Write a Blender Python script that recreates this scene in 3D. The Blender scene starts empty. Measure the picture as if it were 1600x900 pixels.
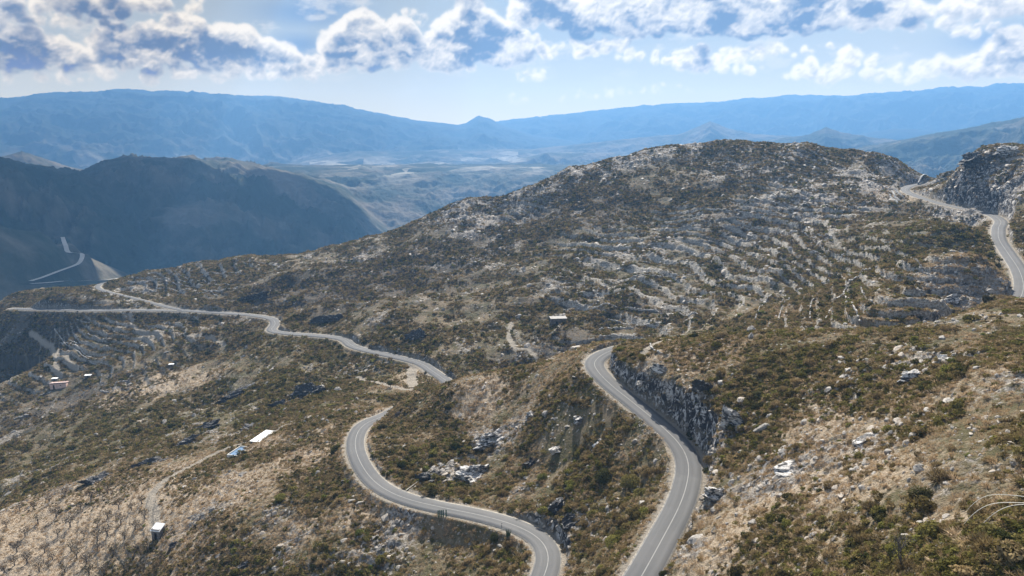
import bpy, math, random, os
import numpy as np
from mathutils import Vector, Matrix, Euler
QUICK = ''

# ------------------------------------------------------------------ camera, light, exposure
R = math.radians
sc = bpy.context.scene
PITCH = R(12.3); F = 1142.0; CP, SP = math.cos(PITCH), math.sin(PITCH)
cam_d = bpy.data.cameras.new('camera'); cam = bpy.data.objects.new('camera', cam_d)
sc.collection.objects.link(cam); sc.camera = cam
cam.location = (0, 0, 0); cam.rotation_euler = (math.pi/2 - PITCH, 0, 0)
cam_d.sensor_width = 36; cam_d.lens = 36*F/1600; cam_d.clip_start = 0.5; cam_d.clip_end = 150000

SUN_AZ = 6.0; SUN_EL = 39.0          # azimuth from the view axis, towards the right is positive
w = bpy.data.worlds.new('World'); sc.world = w; w.use_nodes = True
wt = w.node_tree; bg = wt.nodes['Background']
sky = wt.nodes.new('ShaderNodeTexSky'); sky.sky_type = 'NISHITA'; sky.sun_disc = False
sky.sun_elevation = R(SUN_EL); sky.sun_rotation = R(SUN_AZ)
sky.air_density = 1.0; sky.dust_density = 1.0
hs0 = wt.nodes.new('ShaderNodeHueSaturation'); hs0.inputs['Saturation'].default_value = .62; wt.links.new(sky.outputs[0], hs0.inputs['Color']); wt.links.new(hs0.outputs[0], bg.inputs[0]); bg.inputs[1].default_value = 0.10
sd = bpy.data.lights.new('sun', 'SUN'); sd.energy = 5.0; sd.angle = R(0.53); sd.color = (1.0, 0.94, 0.84)
sun = bpy.data.objects.new('sun', sd); sc.collection.objects.link(sun)
sv = Vector((math.sin(R(SUN_AZ))*math.cos(R(SUN_EL)), math.cos(R(SUN_AZ))*math.cos(R(SUN_EL)), math.sin(R(SUN_EL))))
sun.rotation_euler = sv.to_track_quat('Z', 'Y').to_euler(); sun.location = sv*3000
sc.view_settings.view_transform = 'Standard'; sc.view_settings.look = 'None'
sc.view_settings.exposure = 1.12; sc.view_settings.gamma = 1.0
sc.render.engine = 'CYCLES'
cy = sc.cycles
cy.max_bounces = 4; cy.diffuse_bounces = 2; cy.glossy_bounces = 1; cy.transmission_bounces = 1
cy.volume_bounces = 0; cy.transparent_max_bounces = 4; cy.use_denoising = True
cy.caustics_reflective = False; cy.caustics_refractive = False
HAZE_DENSITY = 1.3e-4

# ------------------------------------------------------------------ noise
def _h(ix, iy, s):
    n = (ix.astype(np.int64)*374761393 + iy.astype(np.int64)*668265263 + s*974634777) & 0xffffffff
    n = ((n ^ (n >> 13))*1274126177) & 0xffffffff
    n = ((n ^ (n >> 16))*2246822519) & 0xffffffff
    return ((n ^ (n >> 15)) & 0xffff).astype(np.float32)/65535.0
def vn(x, y, s=0):
    x0 = np.floor(x); y0 = np.floor(y); fx = (x-x0).astype(np.float32); fy = (y-y0).astype(np.float32)
    fx = fx*fx*fx*(fx*(fx*6-15)+10); fy = fy*fy*fy*(fy*(fy*6-15)+10)
    a = _h(x0, y0, s); b = _h(x0+1, y0, s); c = _h(x0, y0+1, s); d = _h(x0+1, y0+1, s)
    return (a+(b-a)*fx)*(1-fy) + (c+(d-c)*fx)*fy
def fbm(x, y, s=0, o=5, g=0.5, ridged=False):
    t = 0.0; a = 1.0; n = 0.0
    for i in range(o):
        c, q = math.cos(0.7*i+s), math.sin(0.7*i+s)
        v = vn((x*c-y*q)*2**i + 17.3*i, (x*q+y*c)*2**i - 9.1*i, s*31+i)
        if ridged: v = 1-np.abs(2*v-1)
        t = t + a*v; n += a; a *= g
    return t/n
def ss(a, b, x):
    t = np.clip((x-a)/(b-a), 0, 1); return t*t*(3-2*t)

# ------------------------------------------------------------------ survey: where the things seen stand in the world
def ray(u, v):
    a = (u-800)/F; b = (450-v)/F
    d = np.array([a, CP+b*SP, -SP+b*CP]); return d/np.linalg.norm(d)
def PD(u, v, D): return ray(u, v)*D
def PZ(u, v, z):
    d = ray(u, v); return d*(z/d[2])

ROAD_UP = [PZ(*p) for p in [(958,985,-84),(978,940,-83),(1000,905,-82),(1035,842,-81),(1062,790,-80),(1074,752,-79.3),(1075,722,-78.8),(1060,692,-78.2),(1022,656,-77.2),(985,626,-76),(955,602,-75),(936,583,-74),(928,568,-73.5),(938,556,-73),(958,547,-72.3),(985,541,-71.5)]]
ROAD_UP += [np.array(p) for p in [(60,239,-70.8),(90,228,-68),(112,212,-64)]]
ROAD_UP += [PZ(*p) for p in [(1566,500,-60.5),(1590,474,-59.5),(1599,448,-58.5),(1592,422,-57),(1575,396,-55),(1561,374,-53),(1560,357,-51.5),(1563,345,-50.5),(1543,334,-49.5),(1495,324,-48.5),(1455,314,-47),(1428,305,-46),(1414,297,-45.2),(1424,290,-44.6),(1450,285.5,-44),(1500,283,-43)]]
ROAD_LOW = [PZ(*p) for p in [(820,985,-96),(835,945,-96.6),(848,905,-97),(857,878,-97),(852,853,-97.5),(830,833,-98),(790,816,-99),(740,803,-100),(690,793,-101),(640,781,-102),(602,765,-103),(577,744,-103.5),(561,718,-104),(555,695,-105),(560,674,-106),(575,660,-107),(600,650,-108)]]
ROAD_LOW += [np.array(p) for p in [(-44,279,-109.8),(-35,293,-112),(-27,308,-114.3)]]
ROAD_LOW += [PZ(*p) for p in [(703,600,-116),(676,580,-116.6),(655,567,-117),(612,556,-118),(572,547,-118.5),(550,540,-119),(536,530,-120),(505,525,-120.5),(450,521,-121.5),(425,516,-122.5),(430,506,-123.5),(424,498,-124.3),(398,493,-125.5),(350,489,-127.5),(300,486,-129.5),(265,485,-131),(200,484.5,-134),(150,485,-136.5),(100,484,-139.5),(50,483,-143),(20,482,-146)]]
ROAD_SPUR = [PZ(*p) for p in [(292,485.5,-130),(268,481,-130.6),(240,474,-131.5),(205,465,-133),(172,457,-134.5),(153,450,-136),(160,443,-138),(185,438,-141)]]
def spline(pts, step):
    P = np.array(pts); n = len(P); out = []
    for i in range(n-1):
        p0 = P[max(i-1,0)]; p1 = P[i]; p2 = P[i+1]; p3 = P[min(i+2,n-1)]
        k = max(2, int(np.linalg.norm(p2-p1)/step))
        t = np.linspace(0,1,k,endpoint=False)[:,None]
        out.append(0.5*((2*p1)+(-p0+p2)*t+(2*p0-5*p1+4*p2-p3)*t**2+(-p0+3*p1-3*p2+p3)*t**3))
    out.append(P[-1:]); Q = np.concatenate(out)
    for _ in range(3):
        Q[1:-1] = 0.25*Q[:-2]+0.5*Q[1:-1]+0.25*Q[2:]
    return Q
RU = spline(ROAD_UP, 1.5); RL = spline(ROAD_LOW, 1.5); RS = spline(ROAD_SPUR, 1.5)

S = []   # survey points of the natural ground, x y z
def sd_(L): S.extend(PD(*p) for p in L)
# slope right of the upper road
sd_([(1200,905,120),(1600,905,86),(1400,905,101),(1200,800,140),(1400,800,116),(1600,800,100),(1200,700,166),(1400,700,140),(1600,700,120),
     (1200,600,191),(1400,600,168),(1600,600,152),(1100,560,214),(1100,530,224),(1200,518,222),(1300,515,217),(1400,514,212),(1500,512,206),(1600,516,196),
     (1140,640,186),(1100,605,198),(1040,585,211),(1000,560,223),(985,545,232),(1010,532,243),(1050,530,236),(1120,750,165),(1150,690,176),(1100,850,140)])
# spur between both roads
sd_([(900,700,215),(800,650,246),(960,800,179),(900,850,180),(700,700,241),(900,620,226),(800,600,262),(880,565,252),(760,590,268),(700,606,272),(620,632,284),(660,618,278),(640,655,270),(690,660,258),
     (960,700,200),(1000,760,186),(780,760,216),(680,740,232),(620,690,252),(940,540,248),(840,575,262)])
# below the lower road
sd_([(500,850,216),(700,895,192),(500,750,250),(400,800,246),(500,650,304),(300,750,292),(300,850,250),(200,850,275),(100,850,302),(0,850,320),(0,905,300),
     (200,905,262),(400,905,225),(100,780,336),(200,740,331),(400,680,322),(300,712,322),(0,812,350),(560,640,302),(450,668,312),(600,820,214),(700,840,203),(800,870,186)])
# slope beyond, falling to the left
sd_([(0,700,485),(0,600,605),(100,600,565),(0,780,400),(200,650,445),(300,600,460),(400,600,412),(300,520,528),(200,550,560),(100,520,670),(0,520,750),
     (500,560,420),(550,600,372),(480,600,385),(450,640,350),(300,660,398),(100,700,430),(200,600,500),(400,540,468),(50,480,724),(0,478,830),(350,560,480),
     (600,600,350),(240,690,365)])
# big hill
sd_([(160,447,775),(230,425,765),(300,412,740),(400,402,705),(480,395,690),(560,376,680),(640,350,675),(720,316,668),(800,302,672),(850,282,680),(950,251,690),
     (1050,229,690),(1120,222,694),(1200,224,702),(1300,235,704),(1400,249,706),(1485,267,700),
     (200,450,735),(300,450,668),(400,450,590),(500,450,560),(600,450,520),(700,450,492),(800,450,462),(900,450,440),(1000,450,432),(1100,450,420),(1200,450,405),(1300,450,372),
     (600,520,418),(700,520,400),(800,520,388),(872,500,396),(950,500,390),(1050,495,380),(1150,490,356),(500,500,480),(760,572,352),(820,560,350),(900,530,360),
     (600,400,610),(700,380,590),(800,380,560),(900,380,530),(1000,380,518),(1100,380,508),(1200,380,490),(1300,380,450),
     (800,330,640),(900,320,610),(1000,300,612),(1100,300,602),(1200,300,588),(1300,300,580),(1380,300,600),(1100,250,670),(1300,250,680),(950,270,665),
     (1450,450,285),(1550,450,265),(1400,480,262),(1300,490,280),(1450,400,345),(1540,400,330),(1400,350,450),(1500,350,420),(1350,420,360),(1530,480,238),
     (1450,340,500),(1400,320,560)])
for _u, _v, _D in [(230,425,765),(300,412,740),(400,402,705),(480,395,690),(560,376,680),(640,350,675),(720,316,668),(800,302,672),(850,282,680),(950,251,690),
     (1050,229,690),(1120,222,694),(1200,224,702),(1300,235,704),(1400,249,706),(1485,267,700),(1510,252,560),(1535,234,575),(1600,228,570)]:
    _p = PD(_u, _v, _D); S.append(np.array([_p[0]*(1+45/_D), _p[1]*(1+45/_D), _p[2]-13])); S.append(np.array([_p[0]*(1+120/_D), _p[1]*(1+120/_D), _p[2]-45]))
# right knoll
sd_([(1510,252,560),(1535,234,575),(1600,228,570),(1600,300,500),(1540,300,530),(1500,285,560),(1600,350,440),(1640,400,370),(1640,480,262),(1700,300,480),(1700,400,340)])
# ground nobody sees: valleys behind the spurs, outside the frame
S += [np.array(p, float) for p in [(20,300,-103),(60,290,-88),(100,270,-74),(150,245,-66),(-60,330,-117),(0,330,-114),(40,330,-108),
     (-500,700,-200),(-420,560,-190),(-300,200,-170),(-200,120,-140),(-100,90,-120),(0,70,-90),(60,50,-62),(120,40,-45),(200,100,-30),(300,200,-20),(400,400,-20),(500,600,-30),
     (-100,850,-190),(-300,850,-230),(-500,850,-260),(430,600,-35),(0,20,-70),(-80,20,-95),(-250,60,-160),(350,980,-150),(0,1000,-230),(-300,1000,-280),(200,1000,-170),(550,950,-120),(-620,900,-300),(-650,600,-240),(-450,350,-200)]]
for Q, a in ((RU, 14), (RL, 14), (RS, 14)):
    for p in Q[::a]:
        u = 0
        if Q is RU and 130 < np.hypot(p[0], p[1]) < 215 and p[0] > 25 and p[0] < 80 and p[1] > 140: continue
        S.append(p)
S = np.array(S)
keep = []
for i in range(len(S)):
    if all(np.hypot(*(S[i]-S[j])[:2]) > 5 for j in keep): keep.append(i)
S = S[keep]
def tps_fit(P, lam):
    n = len(P); xy = P[:, :2]/100.0
    d2 = ((xy[:,None]-xy[None])**2).sum(-1); K = 0.5*d2*np.log(d2+1e-12)
    A = np.zeros((n+3, n+3)); A[:n,:n] = K+lam*np.eye(n); A[:n,n] = 1; A[:n,n+1:] = xy
    A[n,:n] = 1; A[n+1:,:n] = xy.T
    return xy, np.linalg.solve(A, np.concatenate([P[:,2], np.zeros(3)]))
TX, TW = tps_fit(S, 0.004)
GX0, GX1, GY0, GY1, GS = -900.0, 900.0, -20.0, 1050.0, 6.0
gx = np.arange(GX0, GX1+GS, GS); gy = np.arange(GY0, GY1+GS, GS)
_gx, _gy = np.meshgrid(gx, gy)
_f = np.stack([_gx.ravel(), _gy.ravel()], 1)/100.0
base = np.empty(len(_f))
for i in range(0, len(_f), 8000):
    q = _f[i:i+8000]; d2 = ((q[:,None]-TX[None])**2).sum(-1)
    base[i:i+8000] = (0.5*d2*np.log(d2+1e-12))@TW[:-3] + TW[-3] + q@TW[-2:]
base = base.reshape(_gx.shape)
def gridsample(G, x, y, x0, y0, s):
    fx = np.clip((x-x0)/s, 0, G.shape[1]-1.001); fy = np.clip((y-y0)/s, 0, G.shape[0]-1.001)
    ix = fx.astype(int); iy = fy.astype(int); fx = fx-ix; fy = fy-iy
    return (G[iy,ix]*(1-fx)+G[iy,ix+1]*fx)*(1-fy)+(G[iy+1,ix]*(1-fx)+G[iy+1,ix+1]*fx)*fy
def base_h(x, y): return gridsample(base, x, y, GX0, GY0, GS)

# zones of the ground: (centre as seen from the lookout, metres across x/y, weight)
def hit_base(u, v):
    d = ray(u, v); t = 70.0
    while t < 1100:
        p = d*t
        if p[2] < base_h(np.array([p[0]]), np.array([p[1]]))[0]: return p
        t *= 1.004
    return d*1100
def zone(L, x, y):
    o = np.zeros_like(x)
    for u, v, rad, wgt in L:
        p = hit_base(u, v); o = np.maximum(o, wgt*np.exp(-((x-p[0])**2+(y-p[1])**2)/rad**2))
    return o
ROCKY = [(1300,310,45,1),(1350,280,50,1),(1250,260,60,.9),(1420,275,40,.8),(1150,260,50,.7),(1530,290,35,1),(1580,280,40,1),(1500,300,20,1),(900,270,40,.9),(1000,240,50,1),(830,300,35,.8),
   (720,325,40,.9),(560,400,40,.5),(1200,330,40,.6),(1250,720,12,.6),(1350,700,14,.55),(1300,760,8,.4),(1500,740,10,.45),(1100,790,5,.8),(1080,850,5,.7),(880,650,10,.3),(700,740,10,1),(760,690,10,1),(800,670,8,.8),
   (620,830,9,1),(600,870,9,.8),(990,600,6,1),(1060,640,8,1),(1130,670,8,1),(1490,450,16,.9),(1440,490,9,.8),(1480,560,7,.9),(1400,560,12,.5),(300,690,20,.3),(420,640,14,.7),(470,620,14,.9),(880,820,10,.8),(330,630,30,.5),
   (640,780,5,.7),(1580,610,9,.6),(980,400,40,.5),(1150,430,40,.4)]
DRY = [(1300,600,20,.6),(1450,640,18,.6),(1250,850,14,.7),(1500,800,12,.6),(880,600,10,.7),(820,700,10,.5),(480,820,14,.7),(380,760,20,.8),(560,860,10,.5),(700,860,10,.5),(1380,740,14,.7),(900,870,6,.7),(1000,690,6,.5),(1100,560,14,1),(1050,545,14,1),(1530,480,16,1),(1400,310,24,.9),(1300,650,28,.7),(1250,760,22,.9),(1150,830,16,.8),(750,620,18,.9),(640,600,16,.9),(600,640,16,.8),(560,800,8,1),(700,800,5,.8),(850,610,16,.6),
   (500,700,30,.9),(440,740,30,.7),(100,830,46,1),(200,790,40,1),(50,880,46,1),(300,800,30,1),(0,820,40,.9),(250,600,32,.9),(200,620,30,.8),(320,590,26,.7),(650,585,14,.9),(540,575,10,.8),(1550,600,14,.6),(1000,830,6,.5),(300,880,20,.8),(550,530,8,.8),(1200,480,30,.4),(420,690,14,.9),(1350,860,18,.5),(1480,420,20,.5)]
GREEN = [(905,650,10,.6),(900,690,8,.5),(1250,560,40,.45),(1400,550,30,.45),(1450,860,16,.8),(1550,870,20,.8),(1300,870,14,.6),(1500,650,18,.6),(1400,380,40,.8),(1480,370,30,.8),(1300,420,40,.5),(1000,420,60,.6),(900,400,40,.5),(350,650,60,.8),(150,680,60,.7),(420,560,30,.6),(500,540,30,.5),(780,540,20,.6),(650,880,12,.6),(500,870,14,.5),(980,780,6,.8)]
CLOUD_DARK = [(800,350,70,.7),(900,330,60,.7),(600,430,80,.8),(1200,370,70,.6),(1300,400,50,.4),(450,460,70,.6),(900,440,60,.5),(860,540,30,.9),(1150,290,40,.5),(300,470,60,.4),(1000,480,40,.5),(50,560,80,.6),(100,640,50,.6)]  # dark grey-brown ground, with cloud shade on the hill put into its colour

# ------------------------------------------------------------------ near terrain: one sheet, finest close by
NA, NR = (560, 560) if QUICK else (1500, 1350)
AZ = R(46.0); RA0, RA1 = 40.0, 980.0
az = np.linspace(-AZ, AZ, NA); lr = np.linspace(math.log(RA0), math.log(RA1), NR)
AZG, LRG = np.meshgrid(az, lr); RG = np.exp(LRG)
X = RG*np.sin(AZG); Y = RG*np.cos(AZG)
X = X.ravel(); Y = Y.ravel()
def natural(x, y, zr, zd, zg, tz=None, to=None):
    h = base_h(x, y)
    r = np.hypot(x, y)
    far = ss(260, 420, r)
    wx = x+6*fbm(x/30, y/30, 5, 3); wy = y+6*fbm(x/30+9, y/30, 6, 3)
    h = h + (fbm(wx/45, wy/45, 1, 5)-0.5)*(4.5+4.0*far)
    h = h + (fbm(wx/70, wy/70, 2, 4, ridged=True)-0.55)*(2.0+8.0*far)
    # slabby outcrops: tilted strata stepping up the slope
    s = (x*0.55+y*0.83)/(5.0+4.0*far) + 2.2*fbm(x/22, y/22, 3, 4)
    st = s-np.floor(s); step = (ss(0.0, 0.78, st)-st)
    h = h + step*zr*(2.2+1.6*far)
    if tz is not None:
        for stp, wgt in ((3.0, tz), (1.3, to)):
            lo = base_h(x, y)+2.2*(fbm(x/40, y/40, 9, 3)-.5); q = lo/stp; fr = q-np.floor(q); h = h + wgt*stp*(ss(.76, .98, fr)-fr)
    h = h + (fbm(x/3.2, y/3.2, 7, 4, ridged=True)-0.5)*(0.5+1.4*zr)
    h = h + (fbm(x/0.9, y/0.9, 8, 2)-0.5)*0.28
    return h
SPT = S.copy(); _zr = np.clip(zone(ROCKY, S[:,0], S[:,1])+ss(0.58, 0.76, fbm(S[:,0]/26, S[:,1]/26, 11, 4))*.55, 0, 1)
_res = natural(S[:,0], S[:,1], _zr, 0, 0)-S[:,2]
_res -= (fbm(S[:,0]/3.2, S[:,1]/3.2, 7, 4, ridged=True)-.5)*.5
TX2, TW2 = tps_fit(np.stack([S[:,0], S[:,1], _res], 1), .03)
for i in range(0, len(_f), 8000):
    q = _f[i:i+8000]; d2 = ((q[:,None]-TX2[None])**2).sum(-1); base.ravel()[i:i+8000] -= (0.5*d2*np.log(d2+1e-12))@TW2[:-3] + TW2[-3] + q@TW2[-2:]
ZR = zone(ROCKY, X, Y); ZD = zone(DRY, X, Y); ZG = zone(GREEN, X, Y); ZB = zone(CLOUD_DARK, X, Y)
pn = fbm(X/26, Y/26, 11, 4); pn2 = fbm(X/17, Y/17, 12, 4)
ZR = np.clip(ZR + ss(0.58, 0.76, pn)*0.55, 0, 1)
ZO = np.clip(zone([(110,850,38,1.3),(40,870,34,1.2),(190,840,20,1.2),(60,810,26,1)], X, Y), 0, 1)
TZ = np.clip(1.6*zone([(1180,335,50,1),(1100,345,40,1),(1260,345,40,1),(1150,400,60,1),(1040,430,50,1),(1250,440,45,1),(950,480,45,1),(1310,480,40,1),(1040,495,45,1),(900,515,30,.45),(300,440,60,1),(220,455,40,1),(120,545,50,1),(250,535,40,.8),(170,600,40,.7),(1340,440,34,1),(940,380,40,.7),(820,335,30,.6)], X, Y)*ss(.22,.42,fbm(X/38, Y/38, 15, 3)), 0, 1)
Z = natural(X, Y, ZR, ZD, ZG, TZ, ZO*.35)
_q = (base_h(X, Y)+2.2*(fbm(X/40, Y/40, 9, 3)-.5)); _q1 = _q/3.0; _q1 -= np.floor(_q1); _q2 = _q/1.3; _q2 -= np.floor(_q2)
RISER = np.maximum(TZ*ss(.75,.81,_q1), .25*ZO*ss(.74,.84,_q2))*ss(.22,.36,fbm(X/9, Y/9, 16, 3))

# dense road samples -> nearest distance for every vertex close to one
HALF = 3.3
def nearest_road(x, y, Q, reach):
    n = len(x); D = np.full(n, 1e9); ZZ = np.zeros(n); SG = np.zeros(n)
    T = np.gradient(Q, axis=0); T = T/np.linalg.norm(T[:, :2], axis=1)[:, None]
    C = 16
    for i in range(0, len(Q), C):
        q = Q[i:i+C]; t = T[i:i+C]
        m = np.nonzero((x > q[:,0].min()-reach)&(x < q[:,0].max()+reach)&(y > q[:,1].min()-reach)&(y < q[:,1].max()+reach))[0]
        if not len(m): continue
        dx = x[m,None]-q[None,:,0]; dy = y[m,None]-q[None,:,1]
        al = np.clip(dx*t[None,:,0]+dy*t[None,:,1], -1.0, 1.0)
        ex = dx-al*t[None,:,0]; ey = dy-al*t[None,:,1]
        d = np.hypot(ex, ey); k = d.argmin(1); ar = np.arange(len(m)); dd = d[ar,k]
        b = dd < D[m]
        mm = m[b]; kk = k[b]; D[mm] = dd[b]; ZZ[mm] = q[kk,2]+al[ar[b],kk]*t[kk,2]
        SG[mm] = np.sign(t[kk,0]*ey[ar[b],kk]-t[kk,1]*ex[ar[b],kk])
    return D, ZZ, SG
def carve(x, y, z, want=False):
    best = np.full(len(x), 1e9)
    cutm = np.zeros(len(x))
    for Q, half, sh in ((RU, 3.3, 1.1), (RL, 3.2, 1.0), (RS, 2.3, 0.8)):
        d, zz, sg = nearest_road(x, y, Q, 34)
        e = d-half-sh-0.5*(fbm(x/3, y/3, 21, 2)-0.3); m = d < 34
        cs = 2.6+1.6*fbm(x/7, y/7, 22, 2)
        rough = (fbm(x/6.5, y/6.5, 23, 5, .62, ridged=True)-0.5)
        up = zz+np.maximum(e, 0)*cs*np.maximum(1+2.6*rough, .25); dn = zz-np.maximum(e, 0)*0.95-0.25*ss(0, 1, e)
        nz = np.where(e <= 0, zz-0.10-0.08*ss(half, half+1, d), np.clip(z, dn, up))
        c = m & (e > 0) & (z > up-0.05)
        cutm = np.where(c, 1.0, cutm)
        z = np.where(m, nz, z); best = np.minimum(best, d-half)
    return z, best, cutm
Z, EDGE, CUT = carve(X, Y, Z)
HG = Z.reshape(NR, NA)
def hgt(x, y):
    x = np.atleast_1d(np.asarray(x, float)); y = np.atleast_1d(np.asarray(y, float))
    a = np.arctan2(x, y); l = np.log(np.maximum(np.hypot(x, y), RA0))
    return gridsample(HG, a, l, -AZ, math.log(RA0), 1.0) if False else _polar(HG, a, l)
def _polar(G, a, l):
    fx = np.clip((a+AZ)/(2*AZ)*(NA-1), 0, NA-1.001); fy = np.clip((l-lr[0])/(lr[-1]-lr[0])*(NR-1), 0, NR-1.001)
    ix = fx.astype(int); iy = fy.astype(int); fx = fx-ix; fy = fy-iy
    return (G[iy,ix]*(1-fx)+G[iy,ix+1]*fx)*(1-fy)+(G[iy+1,ix]*(1-fx)+G[iy+1,ix+1]*fx)*fy
def attr_at(A, x, y):
    return _polar(A.reshape(NR, NA), np.arctan2(x, y), np.log(np.hypot(x, y)))
def hit(u, v):
    d = ray(u, v); t = np.exp(np.linspace(math.log(60), math.log(970), 6000))
    p = d[None]*t[:,None]; h = _polar(HG, np.arctan2(p[:,0], p[:,1]), np.log(np.maximum(np.hypot(p[:,0], p[:,1]), RA0)))
    k = np.nonzero(p[:,2] < h)[0]
    if not len(k): return None
    q = p[k[0]].copy(); q[2] = h[k[0]]; return q
# visibility from the lookout: highest line of sight so far along every direction
slope = HG/RG; HOR = np.maximum.accumulate(slope, axis=0)
HOR = np.vstack([HOR[:1], HOR[:-1]])
def visible(x, y, z, slack=1.0):
    r = np.hypot(x, y)
    return (z+slack)/r > _polar(HOR, np.arctan2(x, y), np.log(r))-0.0004

# ------------------------------------------------------------------ materials
def mat(name):
    m = bpy.data.materials.new(name); m.use_nodes = True; nt = m.node_tree; nt.nodes.clear()
    return m, nt, nt.nodes, nt.links
class NB:
    def __init__(s, nt): s.nt = nt; s.n = nt.nodes; s.l = nt.links
    def node(s, t, **k):
        n = s.n.new(t)
        for a, b in k.items(): setattr(n, a, b)
        return n
    def val(s, sock, v):
        if isinstance(v, bpy.types.NodeSocket): s.l.new(v, sock)
        elif isinstance(v, (tuple, list)): sock.default_value = tuple(v)+((1,) if len(v) == 3 and len(sock.default_value) == 4 else ())
        else: sock.default_value = v
    def math(s, op, a, b=0.0, clamp=False):
        n = s.node('ShaderNodeMath', operation=op, use_clamp=clamp); s.val(n.inputs[0], a); s.val(n.inputs[1], b); return n.outputs[0]
    def mix(s, f, a, b, mode='MIX'):
        n = s.node('ShaderNodeMix', data_type='RGBA', blend_type=mode); s.val(n.inputs[0], f); s.val(n.inputs[6], a); s.val(n.inputs[7], b); return n.outputs[2]
    def noise(s, scale, detail=4, rough=0.55, vec=None, dist=0.0):
        n = s.node('ShaderNodeTexNoise'); n.inputs['Scale'].default_value = scale; n.inputs['Detail'].default_value = detail
        n.inputs['Roughness'].default_value = rough; n.inputs['Distortion'].default_value = dist
        if vec is not None: s.l.new(vec, n.inputs['Vector'])
        return n.outputs['Fac']
    def vor(s, scale, vec=None, out='Distance', feature='F1'):
        n = s.node('ShaderNodeTexVoronoi', feature=feature); n.inputs['Scale'].default_value = scale
        if vec is not None: s.l.new(vec, n.inputs['Vector'])
        return n.outputs[out]
    def ramp(s, f, a, b):
        n = s.node('ShaderNodeMapRange', interpolation_type='SMOOTHSTEP'); s.val(n.inputs[0], f); n.inputs[1].default_value = a; n.inputs[2].default_value = b
        return n.outputs[0]
    def attr(s, name, typ='GEOMETRY'):
        n = s.node('ShaderNodeAttribute', attribute_name=name, attribute_type=typ); return n
    def pos(s): return s.node('ShaderNodeNewGeometry').outputs['Position']
    def scaled(s, vec, sc3):
        n = s.node('ShaderNodeVectorMath', operation='MULTIPLY'); s.l.new(vec, n.inputs[0]); n.inputs[1].default_value = sc3; return n.outputs[0]
    def bump(s, h, dist, strength=1.0):
        n = s.node('ShaderNodeBump'); n.inputs['Strength'].default_value = strength; n.inputs['Distance'].default_value = dist; s.l.new(h, n.inputs['Height']); return n.outputs[0]
    def out(s, shader, vol=False):
        o = s.node('ShaderNodeOutputMaterial'); s.l.new(shader, o.inputs['Volume' if vol else 'Surface'])
    def bsdf(s, col, rough=0.9, normal=None, spec=0.2, metal=0.0):
        n = s.node('ShaderNodeBsdfPrincipled'); s.val(n.inputs['Base Color'], col); s.val(n.inputs['Roughness'], rough)
        n.inputs['Specular IOR Level'].default_value = spec; n.inputs['Metallic'].default_value = metal
        if normal is not None: s.l.new(normal, n.inputs['Normal'])
        return n.outputs[0]
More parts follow.
